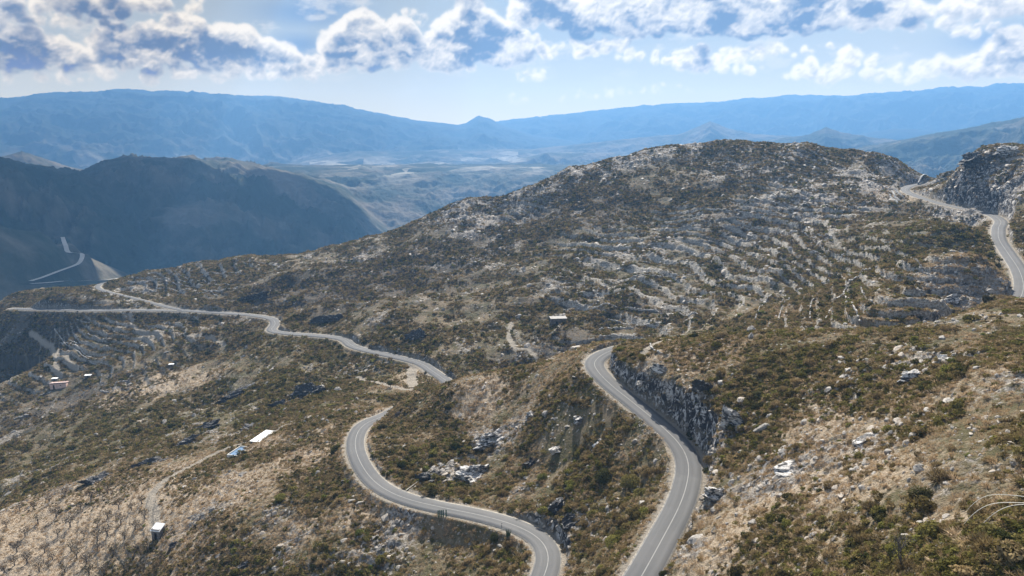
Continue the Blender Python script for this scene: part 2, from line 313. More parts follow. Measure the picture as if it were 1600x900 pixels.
def M_ground():
    m, nt, _, _ = mat('hillside_ground'); b = NB(nt); p = b.pos()
    rk = b.attr('rock').outputs['Fac']; dr = b.attr('dry').outputs['Fac']; gr = b.attr('green').outputs['Fac']; bu = b.attr('burnt').outputs['Fac']
    vg = b.attr('verge').outputs['Fac']; ct = b.attr('cut').outputs['Fac']; sl = b.attr('steep').outputs['Fac']
    n1 = b.noise(0.9, 6, 0.65, p); n2 = b.noise(0.16, 5, 0.6, p); n3 = b.noise(3.5, 3, 0.6, p); n4 = b.noise(0.045, 3, .5, p)
    earth = b.mix(n1, (.12,.09,.055), (.30,.235,.155))
    dry = b.mix(n3, (.27,.205,.14), (.48,.39,.285))
    scrub = b.mix(n3, (.052,.046,.022), (.135,.118,.055))
    clouded = b.mix(n1, (.040,.036,.033), (.105,.092,.080))  # ground tone darkened for the cloud shade
    c = b.mix(b.ramp(n2, .38, .62), earth, scrub)
    c = b.mix(b.math('MULTIPLY', b.ramp(b.math('ADD', n1, b.math('MULTIPLY', bu, .45)), .5, .8), .85), c, clouded)
    c = b.mix(b.math('MULTIPLY', b.ramp(b.math('ADD', n1, b.math('MULTIPLY', gr, .3)), .55, .75), .8), c, scrub)
    c = b.mix(b.ramp(b.math('ADD', b.math('MULTIPLY', dr, .55), b.math('MULTIPLY', n1, .7)), .55, .8), c, dry)
    # stones showing through
    vv = b.scaled(p, (1.0, 1.0, 1.6))
    cell = b.vor(1.3, vv, 'Color'); sep = b.node('ShaderNodeSeparateColor'); b.l.new(cell, sep.inputs[0])
    stone = b.mix(sep.outputs[0], (.20,.17,.14), (.52,.465,.39))
    stone = b.mix(b.math('MULTIPLY', b.noise(7, 4, .7, p), .6), stone, (.12,.11,.105))
    f = b.ramp(b.math('ADD', b.math('MULTIPLY', rk, .42), b.math('MULTIPLY', b.noise(.7, 6, .75, p), .9)), .60, .72)
    c = b.mix(f, c, stone)
    band = b.noise(.45, 7, .72, b.scaled(p, (1,1,.8)), 1.2)
    face = b.mix(b.ramp(band, .50, .58), (.045,.043,.045), (.56,.53,.50))  # shaded black and sunlit white facets put into the rock colour
    face = b.mix(b.ramp(b.noise(.5, 4, .6, p), .5, .66), face, (.11,.095,.075))
    c = b.mix(b.math('MAXIMUM', ct, b.math('MULTIPLY', sl, b.ramp(rk, .45, .8))), c, face)
    c = b.mix(b.attr('riser').outputs['Fac'], c, b.mix(b.ramp(b.noise(1.6, 5, .75, p), .35, .6), (.10,.085,.065), (.50,.455,.385)))
    gravel = b.mix(b.noise(2.2, 5, .8, p), (.17,.145,.115), (.40,.355,.29))
    c = b.mix(vg, c, gravel)
    c = b.mix(b.math('MULTIPLY', b.ramp(b.noise(1.9, 5, .8, p), .58, .66), b.math('SUBTRACT', 1.0, vg)), c, (.06,.05,.03))
    c = b.mix(b.math('MULTIPLY', b.ramp(b.noise(2.7, 4, .8, b.scaled(p, (1,1,1.7))), .62, .68), .8), c, (.50,.46,.39))
    hgt_ = b.math('ADD', b.math('MULTIPLY', n3, .5), b.math('MULTIPLY', n1, 1.2))
    b.out(b.bsdf(c, .95, b.bump(hgt_, .8, 1.0), .1)); return m
def M_asphalt():
    m, nt, _, _ = mat('worn_asphalt'); b = NB(nt); p = b.pos()
    ac = b.attr('across').outputs['Fac']; al = b.attr('along').outputs['Fac']; lf = b.attr('lines').outputs['Fac']
    comb = b.node('ShaderNodeCombineXYZ'); b.l.new(ac, comb.inputs[0]); b.l.new(b.math('MULTIPLY', al, .06), comb.inputs[1])
    n1 = b.noise(1.8, 4, .6, comb.outputs[0]); n2 = b.noise(.12, 3, .5, p); n3 = b.noise(9, 3, .7, p)
    c = b.mix(n1, (.085,.084,.082), (.16,.158,.153)); c = b.mix(b.ramp(n2, .42, .6), c, (.135,.132,.128))
    c = b.mix(b.math('MULTIPLY', b.ramp(n3, .5, .8), .35), c, (.08,.08,.08))
    aa = b.math('ABSOLUTE', ac)
    tr = b.math('SUBTRACT', 1.0, b.math('DIVIDE', b.math('ABSOLUTE', b.math('SUBTRACT', aa, 1.55)), .55), True)
    c = b.mix(b.math('MULTIPLY', tr, .35), c, (.18,.176,.17))
    patch = b.vor(.045, b.scaled(p, (1,1,0)), 'Color'); sp = b.node('ShaderNodeSeparateColor'); b.l.new(patch, sp.inputs[0])
    c = b.mix(b.math('MULTIPLY', sp.outputs[0], .45), c, (.10,.10,.102))
    cen = b.math('LESS_THAN', aa, .085); edge = b.math('LESS_THAN', b.math('ABSOLUTE', b.math('SUBTRACT', aa, 2.92)), .06)
    ln = b.math('MULTIPLY', b.math('MULTIPLY', b.math('MAXIMUM', cen, b.math('MULTIPLY', edge, .6)), b.ramp(b.noise(1.4, 5, .7, p), .25, .5)), lf)
    c = b.mix(b.math('MULTIPLY', ln, .62), c, (.40,.39,.365))
    dirt = b.ramp(b.math('ADD', aa, b.math('MULTIPLY', b.noise(1.1, 5, .7, p), .9)), 3.35, 3.75)
    c = b.mix(dirt, c, (.36,.32,.26))
    b.out(b.bsdf(c, .92, b.bump(n3, .02, .5), .12)); return m
def M_simple(name, c1, c2, scale=2.0, rough=.85, spec=.2, bump=.03):
    m, nt, _, _ = mat(name); b = NB(nt)
    t = b.node('ShaderNodeTexCoord'); n = b.noise(scale, 5, .65, t.outputs['Object'])
    oi = b.node('ShaderNodeObjectInfo').outputs['Random']
    c = b.mix(b.ramp(n, .3, .7), c1, c2); hs = b.node('ShaderNodeHueSaturation'); b.l.new(c, hs.inputs['Color'])
    b.l.new(b.math('ADD', b.math('MULTIPLY', oi, .5), .75), hs.inputs['Value'])
    b.out(b.bsdf(hs.outputs[0], rough, b.bump(n, bump), spec)); return m
def M_leaf(name, cols, transl=.35):
    m, nt, _, _ = mat(name); b = NB(nt)
    oi = b.node('ShaderNodeObjectInfo').outputs['Random']; cr = b.node('ShaderNodeValToRGB'); b.l.new(oi, cr.inputs[0])
    e = cr.color_ramp.elements
    while len(e) < len(cols): e.new(.5)
    for i, c in enumerate(cols): e[i].position = i/max(1, len(cols)-1); e[i].color = c+(1,)
    lv = b.attr('tone').outputs['Fac']; c = b.mix(lv, b.mix(1.0, cr.outputs[0], (.5,.45,.4), 'MULTIPLY'), b.mix(1.0, cr.outputs[0], (1.5,1.5,1.5), 'MULTIPLY'))
    d = b.node('ShaderNodeBsdfDiffuse'); b.l.new(c, d.inputs[0]); t = b.node('ShaderNodeBsdfTranslucent'); b.l.new(c, t.inputs[0])
    x = b.node('ShaderNodeMixShader'); x.inputs[0].default_value = transl; b.l.new(d.outputs[0], x.inputs[1]); b.l.new(t.outputs[0], x.inputs[2])
    b.out(x.outputs[0]); return m

# ------------------------------------------------------------------ object helpers
COL = sc.collection
def tag(o, label=None, cat=None, group=None, kind=None):
    if cat: o['kind'] = 'thing'
    if label: o['label'] = label
    if cat: o['category'] = cat
    if group: o['group'] = group
    if kind: o['kind'] = kind
    return o
def mk_obj(name, V, Fc, m, parent=None, link=True, smooth=False):
    me = bpy.data.meshes.new(name); me.from_pydata([tuple(map(float, v)) for v in V], [], [tuple(int(i) for i in f) for f in Fc]); me.update()
    if smooth: me.polygons.foreach_set('use_smooth', [True]*len(me.polygons))
    if m: me.materials.append(m)
    o = bpy.data.objects.new(name, me)
    if link: COL.objects.link(o)
    if parent: o.parent = parent
    return o
def grid_mesh(name, x, y, z, nr, na, m, attrs=None, smooth=True):
    me = bpy.data.meshes.new(name); n = nr*na; me.vertices.add(n)
    co = np.stack([x, y, z], 1).astype(np.float32); me.vertices.foreach_set('co', co.ravel())
    i = (np.arange(nr-1)[:,None]*na+np.arange(na-1)[None]).ravel()
    q = np.stack([i, i+1, i+na+1, i+na], 1)
    me.loops.add(q.size); me.polygons.add(len(q))
    me.loops.foreach_set('vertex_index', q.ravel().astype(np.int32)); me.polygons.foreach_set('loop_start', (np.arange(len(q))*4).astype(np.int32))
    me.polygons.foreach_set('use_smooth', np.full(len(q), smooth))
    me.update(calc_edges=True)
    for k, a in (attrs or {}).items():
        t = me.attributes.new(k, 'FLOAT_COLOR' if a.ndim == 2 else 'FLOAT', 'POINT')
        t.data.foreach_set('color' if a.ndim == 2 else 'value', a.astype(np.float32).ravel())
    if m: me.materials.append(m)
    o = bpy.data.objects.new(name, me); COL.objects.link(o); return o

# steepness and verge
gy_, gx_ = np.gradient(HG); ds = np.hypot(gy_/(RG*(lr[1]-lr[0])), gx_/(RG*(az[1]-az[0]))).ravel()
STEEP = ss(.75, 1.3, ds); VERGE = ss(1.9, .7, EDGE+1.2*(fbm(X/2.0, Y/2.0, 31, 3)-.3))
# worn dirt tracks: polylines as seen, laid on the ground
TRACKS = [([(244,832),(240,800),(236,775),(262,748),(300,728),(345,705),(390,690),(440,668)],1.6),
          ([(800,506),(795,525),(806,545),(835,557),(860,562)],1.3),([(645,567),(643,585),(645,603)],2.4),
          ([(48,520),(75,540),(84,548),(88,570),(92,590)],1.5),([(84,546),(105,560),(118,572)],1.3),([(204,487),(208,510),(225,522),(250,528)],1.4),
          ([(1010,548),(1018,540),(1045,530)],1.2),([(940,372),(985,370),(1005,385)],1.6),([(560,590),(600,600),(640,608)],1.2),([(300,525),(330,528),(350,540)],1.2)]
TR = np.zeros(len(X))
for pts, wd in TRACKS:
    H = [hit(*p) for p in pts]; H = [h for h in H if h is not None]
    if len(H) < 2: continue
    d, _, _ = nearest_road(X, Y, spline(H, 1.0), 8)
    TR = np.maximum(TR, ss(wd+.8, wd-.3, d+1.0*(fbm(X/1.5, Y/1.5, 33, 2)-.5)))
TR = np.where(EDGE > 0, TR, 0)
ground = grid_mesh('hillside', X, Y, Z, NR, NA, M_ground(), dict(rock=ZR, dry=ZD, green=ZG, burnt=ZB, verge=np.maximum(VERGE, TR*.9), cut=CUT, steep=STEEP, riser=RISER))
tag(ground, kind='structure')

def road(name, Q, half, lines):
    T = np.gradient(Q, axis=0); T[:,2] = 0; T /= np.linalg.norm(T, axis=1)[:,None]; Nn = np.stack([T[:,1], -T[:,0], T[:,2]], 1)
    s = np.concatenate([[0], np.cumsum(np.linalg.norm(np.diff(Q, axis=0), axis=1))])
    off = np.array([-half-.05, -half, -half*.5, 0, half*.5, half, half+.05]); dz = np.array([-.5, 0, .03, .06, .03, 0, -.5])
    P = Q[:,None,:]+Nn[:,None,:]*off[None,:,None]; P[:,:,2] += dz[None]+.03
    A = np.repeat(off[None], len(Q), 0); L = np.repeat(s[:,None], 7, 1)
    P = P.reshape(-1, 3)
    o = grid_mesh(name, P[:,0], P[:,1], P[:,2], len(Q), 7, ASPH, dict(across=A.ravel()/half*3.25, along=L.ravel(), lines=np.full(A.size, float(lines))))
    return tag(o, kind='structure')
ASPH = M_asphalt()
road('upper_road', RU, 3.3, 1); road('lower_road', RL, 3.2, 1); road('branch_road', RS, 2.3, 0)

# ------------------------------------------------------------------ far country
def crest(L, a):
    """L: (u, v, D) -> crest height and distance over azimuth a"""
    A = []; Hh = []; Dd = []
    for u, v, D in L:
        d = ray(u, v); A.append(math.atan2(d[0], d[1])); Hh.append(d[2]/math.hypot(d[0], d[1])*D); Dd.append(D)
    return np.interp(a, A, Hh), np.interp(a, A, Dd)
def K(L, D): return [(u, v, D) for u, v in L]
LAYERS = [  # outline, near width, far width (share of distance), roughness
  ([(-400,330,1500),(-60,345,1500),(0,352,1550),(60,366,1600),(110,386,1650),(150,410,1700),(200,434,1750),(260,470,1800),(400,560,1900),(700,700,2000)], .22, .2, .25),
  ([(-500,200,2300),(-60,240,2350),(0,250,2400),(60,266,2500),(130,272,2600),(190,300,2700),(300,380,2800),(500,480,2800),(900,640,2800)], .30, .3, .85),
  ([(-400,300,3000),(60,300,2900),(130,270,2900),(160,256,3000),(200,249,3000),(265,251,3000),(360,254,3050),(400,262,3100),(470,275,3200),(540,296,3300),(600,335,3400),(660,380,3500),(900,560,3600)], .34, .25, .95),
  ([(100,300,2500),(200,330,2450),(260,318,2400),(320,312,2400),(380,322,2450),(440,338,2500),(520,352,2600),(600,372,2700),(800,480,2900)], .16, .12, .7),
  (K([(-300,262),(-40,252),(0,246),(35,239),(60,246),(95,258),(130,265),(200,275),(400,262),(425,254),(450,258),(520,262),(600,275),(700,285),(800,300),(1000,330)],4700), .12, .1, .7),
  (K([(200,300),(380,268),(500,245),(560,236),(620,238),(700,234),(830,234),(900,226),(1000,215),(1060,211),(1085,201),(1110,190),(1135,202),(1180,210),(1230,214),(1400,235),(1700,250)],7200), .16, .12, .5),
  (K([(300,330),(430,300),(520,285),(560,270),(600,274),(650,268),(700,280),(760,292),(800,300),(900,340)],4300), .10, .1, .8),
  (K([(300,300),(440,270),(520,255),(600,262),(680,252),(740,262),(800,250),(860,238),(960,240),(1100,260)],5900), .09, .08, .8),
  (K([(900,260),(1150,230),(1230,216),(1265,210),(1290,199),(1312,209),(1370,217),(1420,222),(1500,236),(1700,260)],5600), .14, .12, .5),
  (K([(1200,262),(1330,235),(1420,218),(1500,206),(1550,196),(1600,188),(1660,182),(1900,170),(2200,200)],4300), .30, .2, .6),
  (K([(1100,240),(1250,218),(1330,212),(1400,202),(1470,206),(1530,202),(1600,202),(1900,210)],8800), .08, .08, .4),
  (K([(-700,175),(-200,166),(-60,160),(0,157),(60,150),(130,147),(180,143),(240,146),(300,145),(370,150),(430,150),(520,162),(600,180),(650,189),(690,194),(715,197),(728,194),(748,182),(765,187),(790,197),(830,210),(880,216),(1000,240),(1200,260)],10600), .35, .2, .5),
  (K([(500,230),(700,205),(780,189),(900,178),(1000,168),(1100,162),(1200,155),(1270,150),(1330,149),(1400,145),(1500,138),(1600,133),(1800,128),(2300,150)],12700), .3, .1, .5)]
NA2, NR2 = (500, 380) if QUICK else (1300, 900)
az2 = np.linspace(-R(52), R(52), NA2); lr2 = np.linspace(math.log(900), math.log(13100), NR2)
A2, L2 = np.meshgrid(az2, lr2); R2 = np.exp(L2); X2 = R2*np.sin(A2); Y2 = R2*np.cos(A2)
floor = np.interp(R2, [900, 1300, 2000, 4000, 8000, 10500, 13500], [-330, -390, -420, -400, -440, -490, -520])
floor = floor+((fbm(X2/500, Y2/500, 41, 5)-.5)*120+(fbm(X2/900, Y2/900, 43, 6, .55, True)-.5)*230)*ss(1500, 3800, R2)*ss(14000, 7000, R2)
Hf = floor.copy(); FOR = np.zeros_like(Hf)
for i, (L, wn, wf, rg) in enumerate(LAYERS):
    h, D = crest(L, A2)
    a1 = A2*D   # metres along the range
    warp = (fbm(A2*D/(D*.10), R2/(D*.10), 50+i, 4)-.5)
    t = (R2-D)/D
    q = np.where(t < 0, 1-np.clip(-t/wn, 0, 1), 1-np.clip(t/wf, 0, 1))
    prof = q**1.15*(3-2*q)*.5+q*.5; prof = np.clip(prof, 0, 1)
    n = fbm(X2/(D*.075)+3*warp, Y2/(D*.075), 60+i, 6, .52, True)-.5
    rel = (h-floor)
    hh = floor+rel*prof + (n+.45*(fbm(X2/(D*.022), Y2/(D*.022), 66+i, 4, .55, True)-.5))*rel*rg*np.clip(prof,0,1)**.8*(1.06-prof)*2.4 + (fbm(X2/(D*.012), Y2/(D*.012), 70+i, 3)-.5)*D*.0016*prof
    hh = np.where(rel > 0, hh, -1e5); FOR = np.where(hh > Hf, i+1, FOR); Hf = np.maximum(Hf, hh)
# the near sheet sinks into the far one behind the crests
edge = _polar(HG, A2.clip(-AZ, AZ), np.full_like(A2, lr[-1]))
Hf = np.where(R2 < 1400, edge*(1-ss(980, 1400, R2))+Hf*ss(980, 1400, R2), Hf) - 25*ss(1020, 970, R2)
def M_far():
    m, nt, _, _ = mat('distant_land'); b = NB(nt); p = b.pos()
    n1 = b.noise(.004, 8, .6, p); n2 = b.noise(.0012, 6, .6, p); n3 = b.noise(.02, 5, .65, p)
    wd = b.attr('woods_shade').outputs['Fac']; fl = b.attr('fields').outputs['Fac']
    c = b.mix(b.ramp(n1, .4, .62), (.035,.042,.026), (.15,.125,.095))
    c = b.mix(b.math('MULTIPLY', b.ramp(n3, .5, .7), .35), c, (.26,.22,.17))
    c = b.mix(b.math('MULTIPLY', wd, b.ramp(n1, .8, .4)), c, b.mix(n3, (.012,.022,.014), (.03,.042,.024)))
    cell = b.vor(.006, b.scaled(p, (1,1,0)), 'Color'); sp = b.node('ShaderNodeSeparateColor'); b.l.new(cell, sp.inputs[0])
    f = b.math('MULTIPLY', fl, b.ramp(b.math('ADD', b.math('MULTIPLY', sp.outputs[0], .4), n2), .62, .82))
    c = b.mix(f, c, b.mix(sp.outputs[1], (.22,.19,.14), (.42,.38,.31)))
    c = b.mix(b.attr('haze_blue').outputs['Fac'], c, (.020,.030,.024))  # farthest ranges tinted blue-dark, distance haze put into the colour
    b.out(b.bsdf(c, .95, b.bump(b.math('ADD', n1, n3), 25, .6), .05)); return m
woods_shade = np.clip(ss(.4, .6, fbm(X2/900, Y2/900, 81, 5)) + ((FOR == 3)|(FOR == 2))*.45, 0, 1)*(R2 < 9000)  # woods; left ridges darker still, cloud shade put into their colour
fields = ss(.72, .35, (Hf-floor)/260)*ss(3200, 4200, R2)*(R2 < 9800)
def hit2(u, v):
    d = ray(u, v); t = np.exp(np.linspace(math.log(1000), math.log(16000), 5000)); p = d[None]*t[:,None]
    a = np.arctan2(p[:,0], p[:,1]); l = np.log(np.hypot(p[:,0], p[:,1]))
    fx = np.clip((a-az2[0])/(az2[-1]-az2[0])*(NA2-1), 0, NA2-1).astype(int); fy = np.clip((l-lr2[0])/(lr2[-1]-lr2[0])*(NR2-1), 0, NR2-1).astype(int)
    k = np.nonzero(p[:,2] < Hf[fy, fx])[0]
    return p[k[0]] if len(k) else None
def far_h(x, y):
    fx = np.clip((np.arctan2(x, y)-az2[0])/(az2[-1]-az2[0])*(NA2-1), 0, NA2-1.001); fy = np.clip((np.log(np.hypot(x, y))-lr2[0])/(lr2[-1]-lr2[0])*(NR2-1), 0, NR2-1.001)
    ix = fx.astype(int); iy = fy.astype(int); fx = fx-ix; fy = fy-iy
    return (Hf[iy,ix]*(1-fx)+Hf[iy,ix+1]*fx)*(1-fy)+(Hf[iy+1,ix]*(1-fx)+Hf[iy+1,ix+1]*fx)*fy
def far_road(name, pts, half):
    H = [hit2(*p) for p in pts]; H = [h for h in H if h is not None]
    if len(H) < 2: return
    Q = spline(H, 6); zq = np.convolve(np.pad(Q[:,2], 10, 'edge'), np.ones(21)/21, 'valid'); Q[:,2] = zq
    global Hf
    dd, zz_, _ = nearest_road(X2.ravel(), Y2.ravel(), Q, 40); wgt_ = ss(26, 9, dd); Hf = (Hf.ravel()*(1-wgt_)+(zz_)*wgt_).reshape(Hf.shape)
    T = np.gradient(Q, axis=0); T[:,2] = 0; T /= np.linalg.norm(T, axis=1)[:,None]+1e-9; Nn = np.stack([T[:,1], -T[:,0], T[:,2]], 1)
    P_ = Q[:,None,:]+Nn[:,None,:]*np.array([-half, 0, half])[None,:,None]; P_ = P_.reshape(-1, 3); z_ = far_h(P_[:,0], P_[:,1]).reshape(-1, 3); P_[:,2] = np.repeat(z_.max(1)+1.6, 3)
    tag(grid_mesh(name, P_[:,0], P_[:,1], P_[:,2], len(Q), 3, TRM), kind='structure')
def M_track():
    m, nt, _, _ = mat('pale_track'); b = NB(nt); b.out(b.bsdf(b.mix(b.noise(.05, 4, .6, b.pos()), (.30,.27,.23), (.55,.50,.43)), .95)); return m
TRM = M_track()
far_road('dirt_road', [(98,372),(104,386),(118,396),(130,405),(122,414),(96,423),(66,434),(48,441)], 4.0); far_road('valley_road', [(48,442),(100,441),(150,439),(190,437)], 4.5)
far = grid_mesh('distant_mountains', X2.ravel(), Y2.ravel(), Hf.ravel(), NR2, NA2, M_far(), dict(woods_shade=woods_shade.ravel(), fields=fields.ravel(), haze_blue=(.9*ss(6500, 8500, R2)*ss(.62, .5, fields)).ravel()))
tag(far, kind='structure')

# ------------------------------------------------------------------ sky backdrop with clouds, far outside the haze
def build_sky():
    n1, n2 = (1500, 460)
    A = np.linspace(-R(50), R(50), n1); E = np.linspace(-R(4), R(24), n2); a, e = np.meshgrid(A, E)
    U, V = a*F, e*F     # angular coordinates in units of F
    def uv(u, v):
        d = ray(u, v); return math.atan2(d[0], d[1])*F, math.asin(d[2])*F
    heaps = [ # (u, v of centre, half width, half height, strength); flat below
      (40,82,70,26,1),(110,92,60,22,.9),(215,78,60,32,1),(290,68,55,34,1.05),(360,82,62,36,1),(430,98,50,26,.9),(480,108,40,18,.8),(250,112,150,20,.8),(60,118,90,16,.6),
      (565,72,48,40,1.1),(610,68,45,36,1.05),(560,100,60,22,.9),(680,85,40,28,1),(735,55,48,40,1.15),(775,75,48,34,1.1),(640,30,26,16,.55),(700,95,120,18,.9),(820,80,36,26,.8),
      (20,22,60,18,.8),(160,4,70,24,1.1),(250,6,60,18,.8),(70,30,50,14,.6),
      (850,20,50,34,1.1),(905,38,48,28,1.1),(960,18,56,36,1.1),(1010,40,40,28,1),(930,76,60,18,.9),(1060,24,60,38,1.1),(1120,20,60,40,1.05),(1180,34,60,34,1),(1075,96,26,20,.85),(1110,96,40,22,.9),(1160,106,36,18,.75),
      (1010,92,50,16,.55),(1230,30,50,36,.95),(1290,12,70,34,1.15),(1350,20,60,32,1.1),(1410,26,40,24,.95),(1460,36,40,16,.8),(1520,46,26,16,.8),(1210,80,80,16,.6),
      (1300,112,50,20,.8),(1335,96,26,20,.75),(1270,122,40,14,.6),(1420,116,50,16,.7),(1490,108,50,20,.85),(1560,104,50,24,.9),(1600,96,50,24,.9),(1560,6,60,26,1.1),(1660,70,80,30,.9),
      (832,120,20,14,.7),(805,156,20,7,.4),(905,150,34,8,.4),(960,146,34,9,.4),(1040,140,40,9,.45),(-80,70,80,40,1),(-60,10,80,30,1),(1760,30,90,40,1),
      (700,-50,140,30,1),(300,-70,120,30,1),(1100,-60,200,40,1),(1500,-80,120,40,1),(0,-80,120,30,.9)]
    # every cloud is a heap of round puffs with a flat base; sunlight comes from above and behind
    rg = np.random.default_rng(11); du_ = (A[1]-A[0])*F; dv_ = (E[1]-E[0])*F
    wx = U+8.5*(fbm(U/20, V/20, 91, 5, .68)-.5)*2+9*(fbm(U/50, V/50, 90, 2)-.5); wy = V+7.5*(fbm(U/20+7, V/20, 92, 5, .68)-.5)*2
    H = np.zeros_like(U); TOP = np.zeros_like(U)
    for u, v, ru, rv, st in heaps:
        if rg.random() < .0: continue
        cu, cv = uv(u, v); n_ = int(10+ru*rv*st/42)
        for k in range(n_):
            ax_ = rg.uniform(-1, 1); hx = math.sqrt(max(0, 1-ax_*ax_)); py = rg.uniform(-.45, .80)*hx*rv if k > 3 else rg.uniform(-.3, .2)*rv
            px_ = cu+ax_*ru; py_ = cv+py; rr = rv*rg.uniform(.20, .62)*(1-.45*abs(ax_))*(.55+.45*st); rr = max(rr, 2.2)
            i0 = int((px_-rr*2-A[0]*F)/du_); i1 = int((px_+rr*2-A[0]*F)/du_)+2; j0 = int((py_-rr*2-E[0]*F)/dv_); j1 = int((py_+rr*2-E[0]*F)/dv_)+2
            i0 = max(i0, 0); j0 = max(j0, 0)
            if i1 <= i0 or j1 <= j0 or i0 >= U.shape[1] or j0 >= U.shape[0]: continue
            sl = (slice(j0, j1), slice(i0, i1)); dx = (wx[sl]-px_)/rr; dy = (wy[sl]-py_)/rr; dy = np.where(dy < 0, dy*1.15, dy)
            q = 1-dx*dx-dy*dy; hz = np.sqrt(np.clip(q, 0, 1))*rr*st+np.where(q > 0, rg.uniform(0, .5)*rv, 0)*np.clip(q*2.5, 0, 1)
            H[sl] = np.maximum(H[sl], hz)
        # thin skirt that ties the puffs together
    soft = H.copy()
    for _ in range(5): soft = (soft+np.roll(soft, 1, 0)+np.roll(soft, -1, 0)+np.roll(soft, 1, 1)+np.roll(soft, -1, 1))/5
    fine = fbm(U/7, V/6, 105, 5, .62)-.5
    bi = 0; am = 1; tot = 0
    for o, scl in enumerate((20, 10.5, 5.6, 3.0)):
        cr_, sr_ = math.cos(1.1*o+.5), math.sin(1.1*o+.5); x_ = vn((wx*cr_-wy*sr_)/scl+o*7.7, (wx*sr_+wy*cr_)/(scl*.9)+3.1*o, 95+o); bi = bi+am*(1-np.abs(2*x_-1)); tot += am; am *= .6
    bi = bi/tot-.5
    Hn = soft+(bi*13+fine*5.0)*ss(0, 7, soft)
    gy2, gx2 = np.gradient(Hn, dv_, du_); nl = np.sqrt(1+gx2**2+gy2**2); ny = -gy2/nl; nx = -gx2/nl; nz = 1/nl
    lit_ = np.clip(.50*ny-.22*nx+.02, -1, 1)
    acc = np.zeros_like(H)
    for k in range(1, 9):
        sx = int(round(-2.0*k/du_)); sy = int(round(4.2*k/dv_)); Sh = np.roll(np.roll(soft, -sy, 0), -sx, 1); Sh[-sy:] = 0; acc += Sh
    acc /= 8
    dk = (1-np.exp(-np.maximum(acc-2.5, 0)/6.5))*(.25+.80*ss(.30, .70, fbm(wx/40, wy/22, 131, 5, .6)))
    wide = soft.copy()
    for q_ in (3, 6, 9, 12):
        wide = (wide+np.roll(wide, q_, 0)+np.roll(wide, -q_, 0)+np.roll(wide, q_, 1)+np.roll(wide, -q_, 1))/5
    dk = dk*(.25+.75*ss(3.5, 10, wide))
    tr = 1.0-.92*dk+.42*lit_*(1-.5*dk)+.34*fine+.50*bi*(1-.4*dk)+.22*np.exp(-soft/3.0)-.16
    tr = np.clip(tr, .0, 1.0)
    for _ in range(1): tr = .5*tr+.125*(np.roll(tr, 1, 0)+np.roll(tr, -1, 0)+np.roll(tr, 1, 1)+np.roll(tr, -1, 1))
    wisp = ss(.50, .72, fbm(U/60, V/26, 107, 6, .6))*ss(.2, 1.0, V/(F*math.sin(R(8))))*.5
    al = np.clip((1-np.exp(-np.maximum(soft+(bi*7+fine*4-.8)*ss(.3, 3, soft), 0)/3.4)), 0, 1)
    tr = (tr*al+.9*wisp*(1-al))/np.maximum(al+wisp*(1-al), 1e-4); al = al+wisp*(1-al)
    # thin high veil
    veil = fbm(U/260, V/60, 98, 5); 
    h = np.clip(V/ (F*math.sin(R(14))), 0, 1)[..., None]
    def lin(r, g, b_): 
        c = np.array([r, g, b_])/255.; return np.where(c <= .04045, c/12.92, ((c+.055)/1.055)**2.4)
    ell = np.maximum(e, R(.35)); path = np.minimum(np.minimum(655/np.sin(ell), 13400/np.cos(a)/np.cos(ell)), 1e5)
    trn = np.exp(-HAZE_DENSITY*path)[...,None]; HZ = np.array(HAZE_LIGHT)
    want = lin(224,234,240)*(1-h)**1.6+lin(148,182,216)*(1-(1-h)**1.6)
    vv_ = ss(.42, .62, veil)[...,None]*.6*h; want = want*(1-vv_)+lin(200,215,228)*vv_
    def thru(c): return np.maximum((c-(1-trn)*HZ)/trn, .05)
    gap = np.zeros_like(U)
    for u, v, ru, rv in ((470,70,40,16),(500,6,60,26),(480,20,70,20),(1580,60,60,16)):
        cu, cv = uv(u, v); gap = np.maximum(gap, np.exp(-((U-cu)/ru)**2-((V-cv)/rv)**2))
    want = want*(1-.5*gap[...,None])+lin(84,150,214)*.5*gap[...,None]
    dark = lin(124,158,198); lit = lin(255,254,252)*.97; bgc = want
    t3 = tr[..., None]; cc = dark*(1-t3)+lit*t3
    # far clouds near the horizon sink into the air
    fade = ss(0, F*math.sin(R(5.5)), V)[..., None]
    cc = cc*(.45+.55*fade)+bgc*(.55*(1-fade))
    C = bgc*(1-al[...,None])+cc*al[...,None]
    C = thru(C)/EXPO
    Rr = 60000.0; x = Rr*np.cos(e)*np.sin(a); y = Rr*np.cos(e)*np.cos(a); z = Rr*np.sin(e)
    m, nt, _, _ = mat('sky_backdrop'); b = NB(nt)
    em = b.node('ShaderNodeEmission'); b.l.new(b.attr('sky_colour').outputs['Color'], em.inputs[0]); em.inputs[1].default_value = SKY_GAIN
    b.out(em.outputs[0]); m.cycles.emission_sampling = 'NONE'
    col = np.concatenate([C.reshape(-1, 3), np.ones((C.size//3, 1))], 1)
    o = grid_mesh('sky', x.ravel(), y.ravel(), z.ravel(), n2, n1, m, dict(sky_colour=col)); tag(o, kind='structure')
SKY_GAIN = 1.0; HAZE_LIGHT = (.24, .52, .90); EXPO = 2**sc.view_settings.exposure
build_sky()

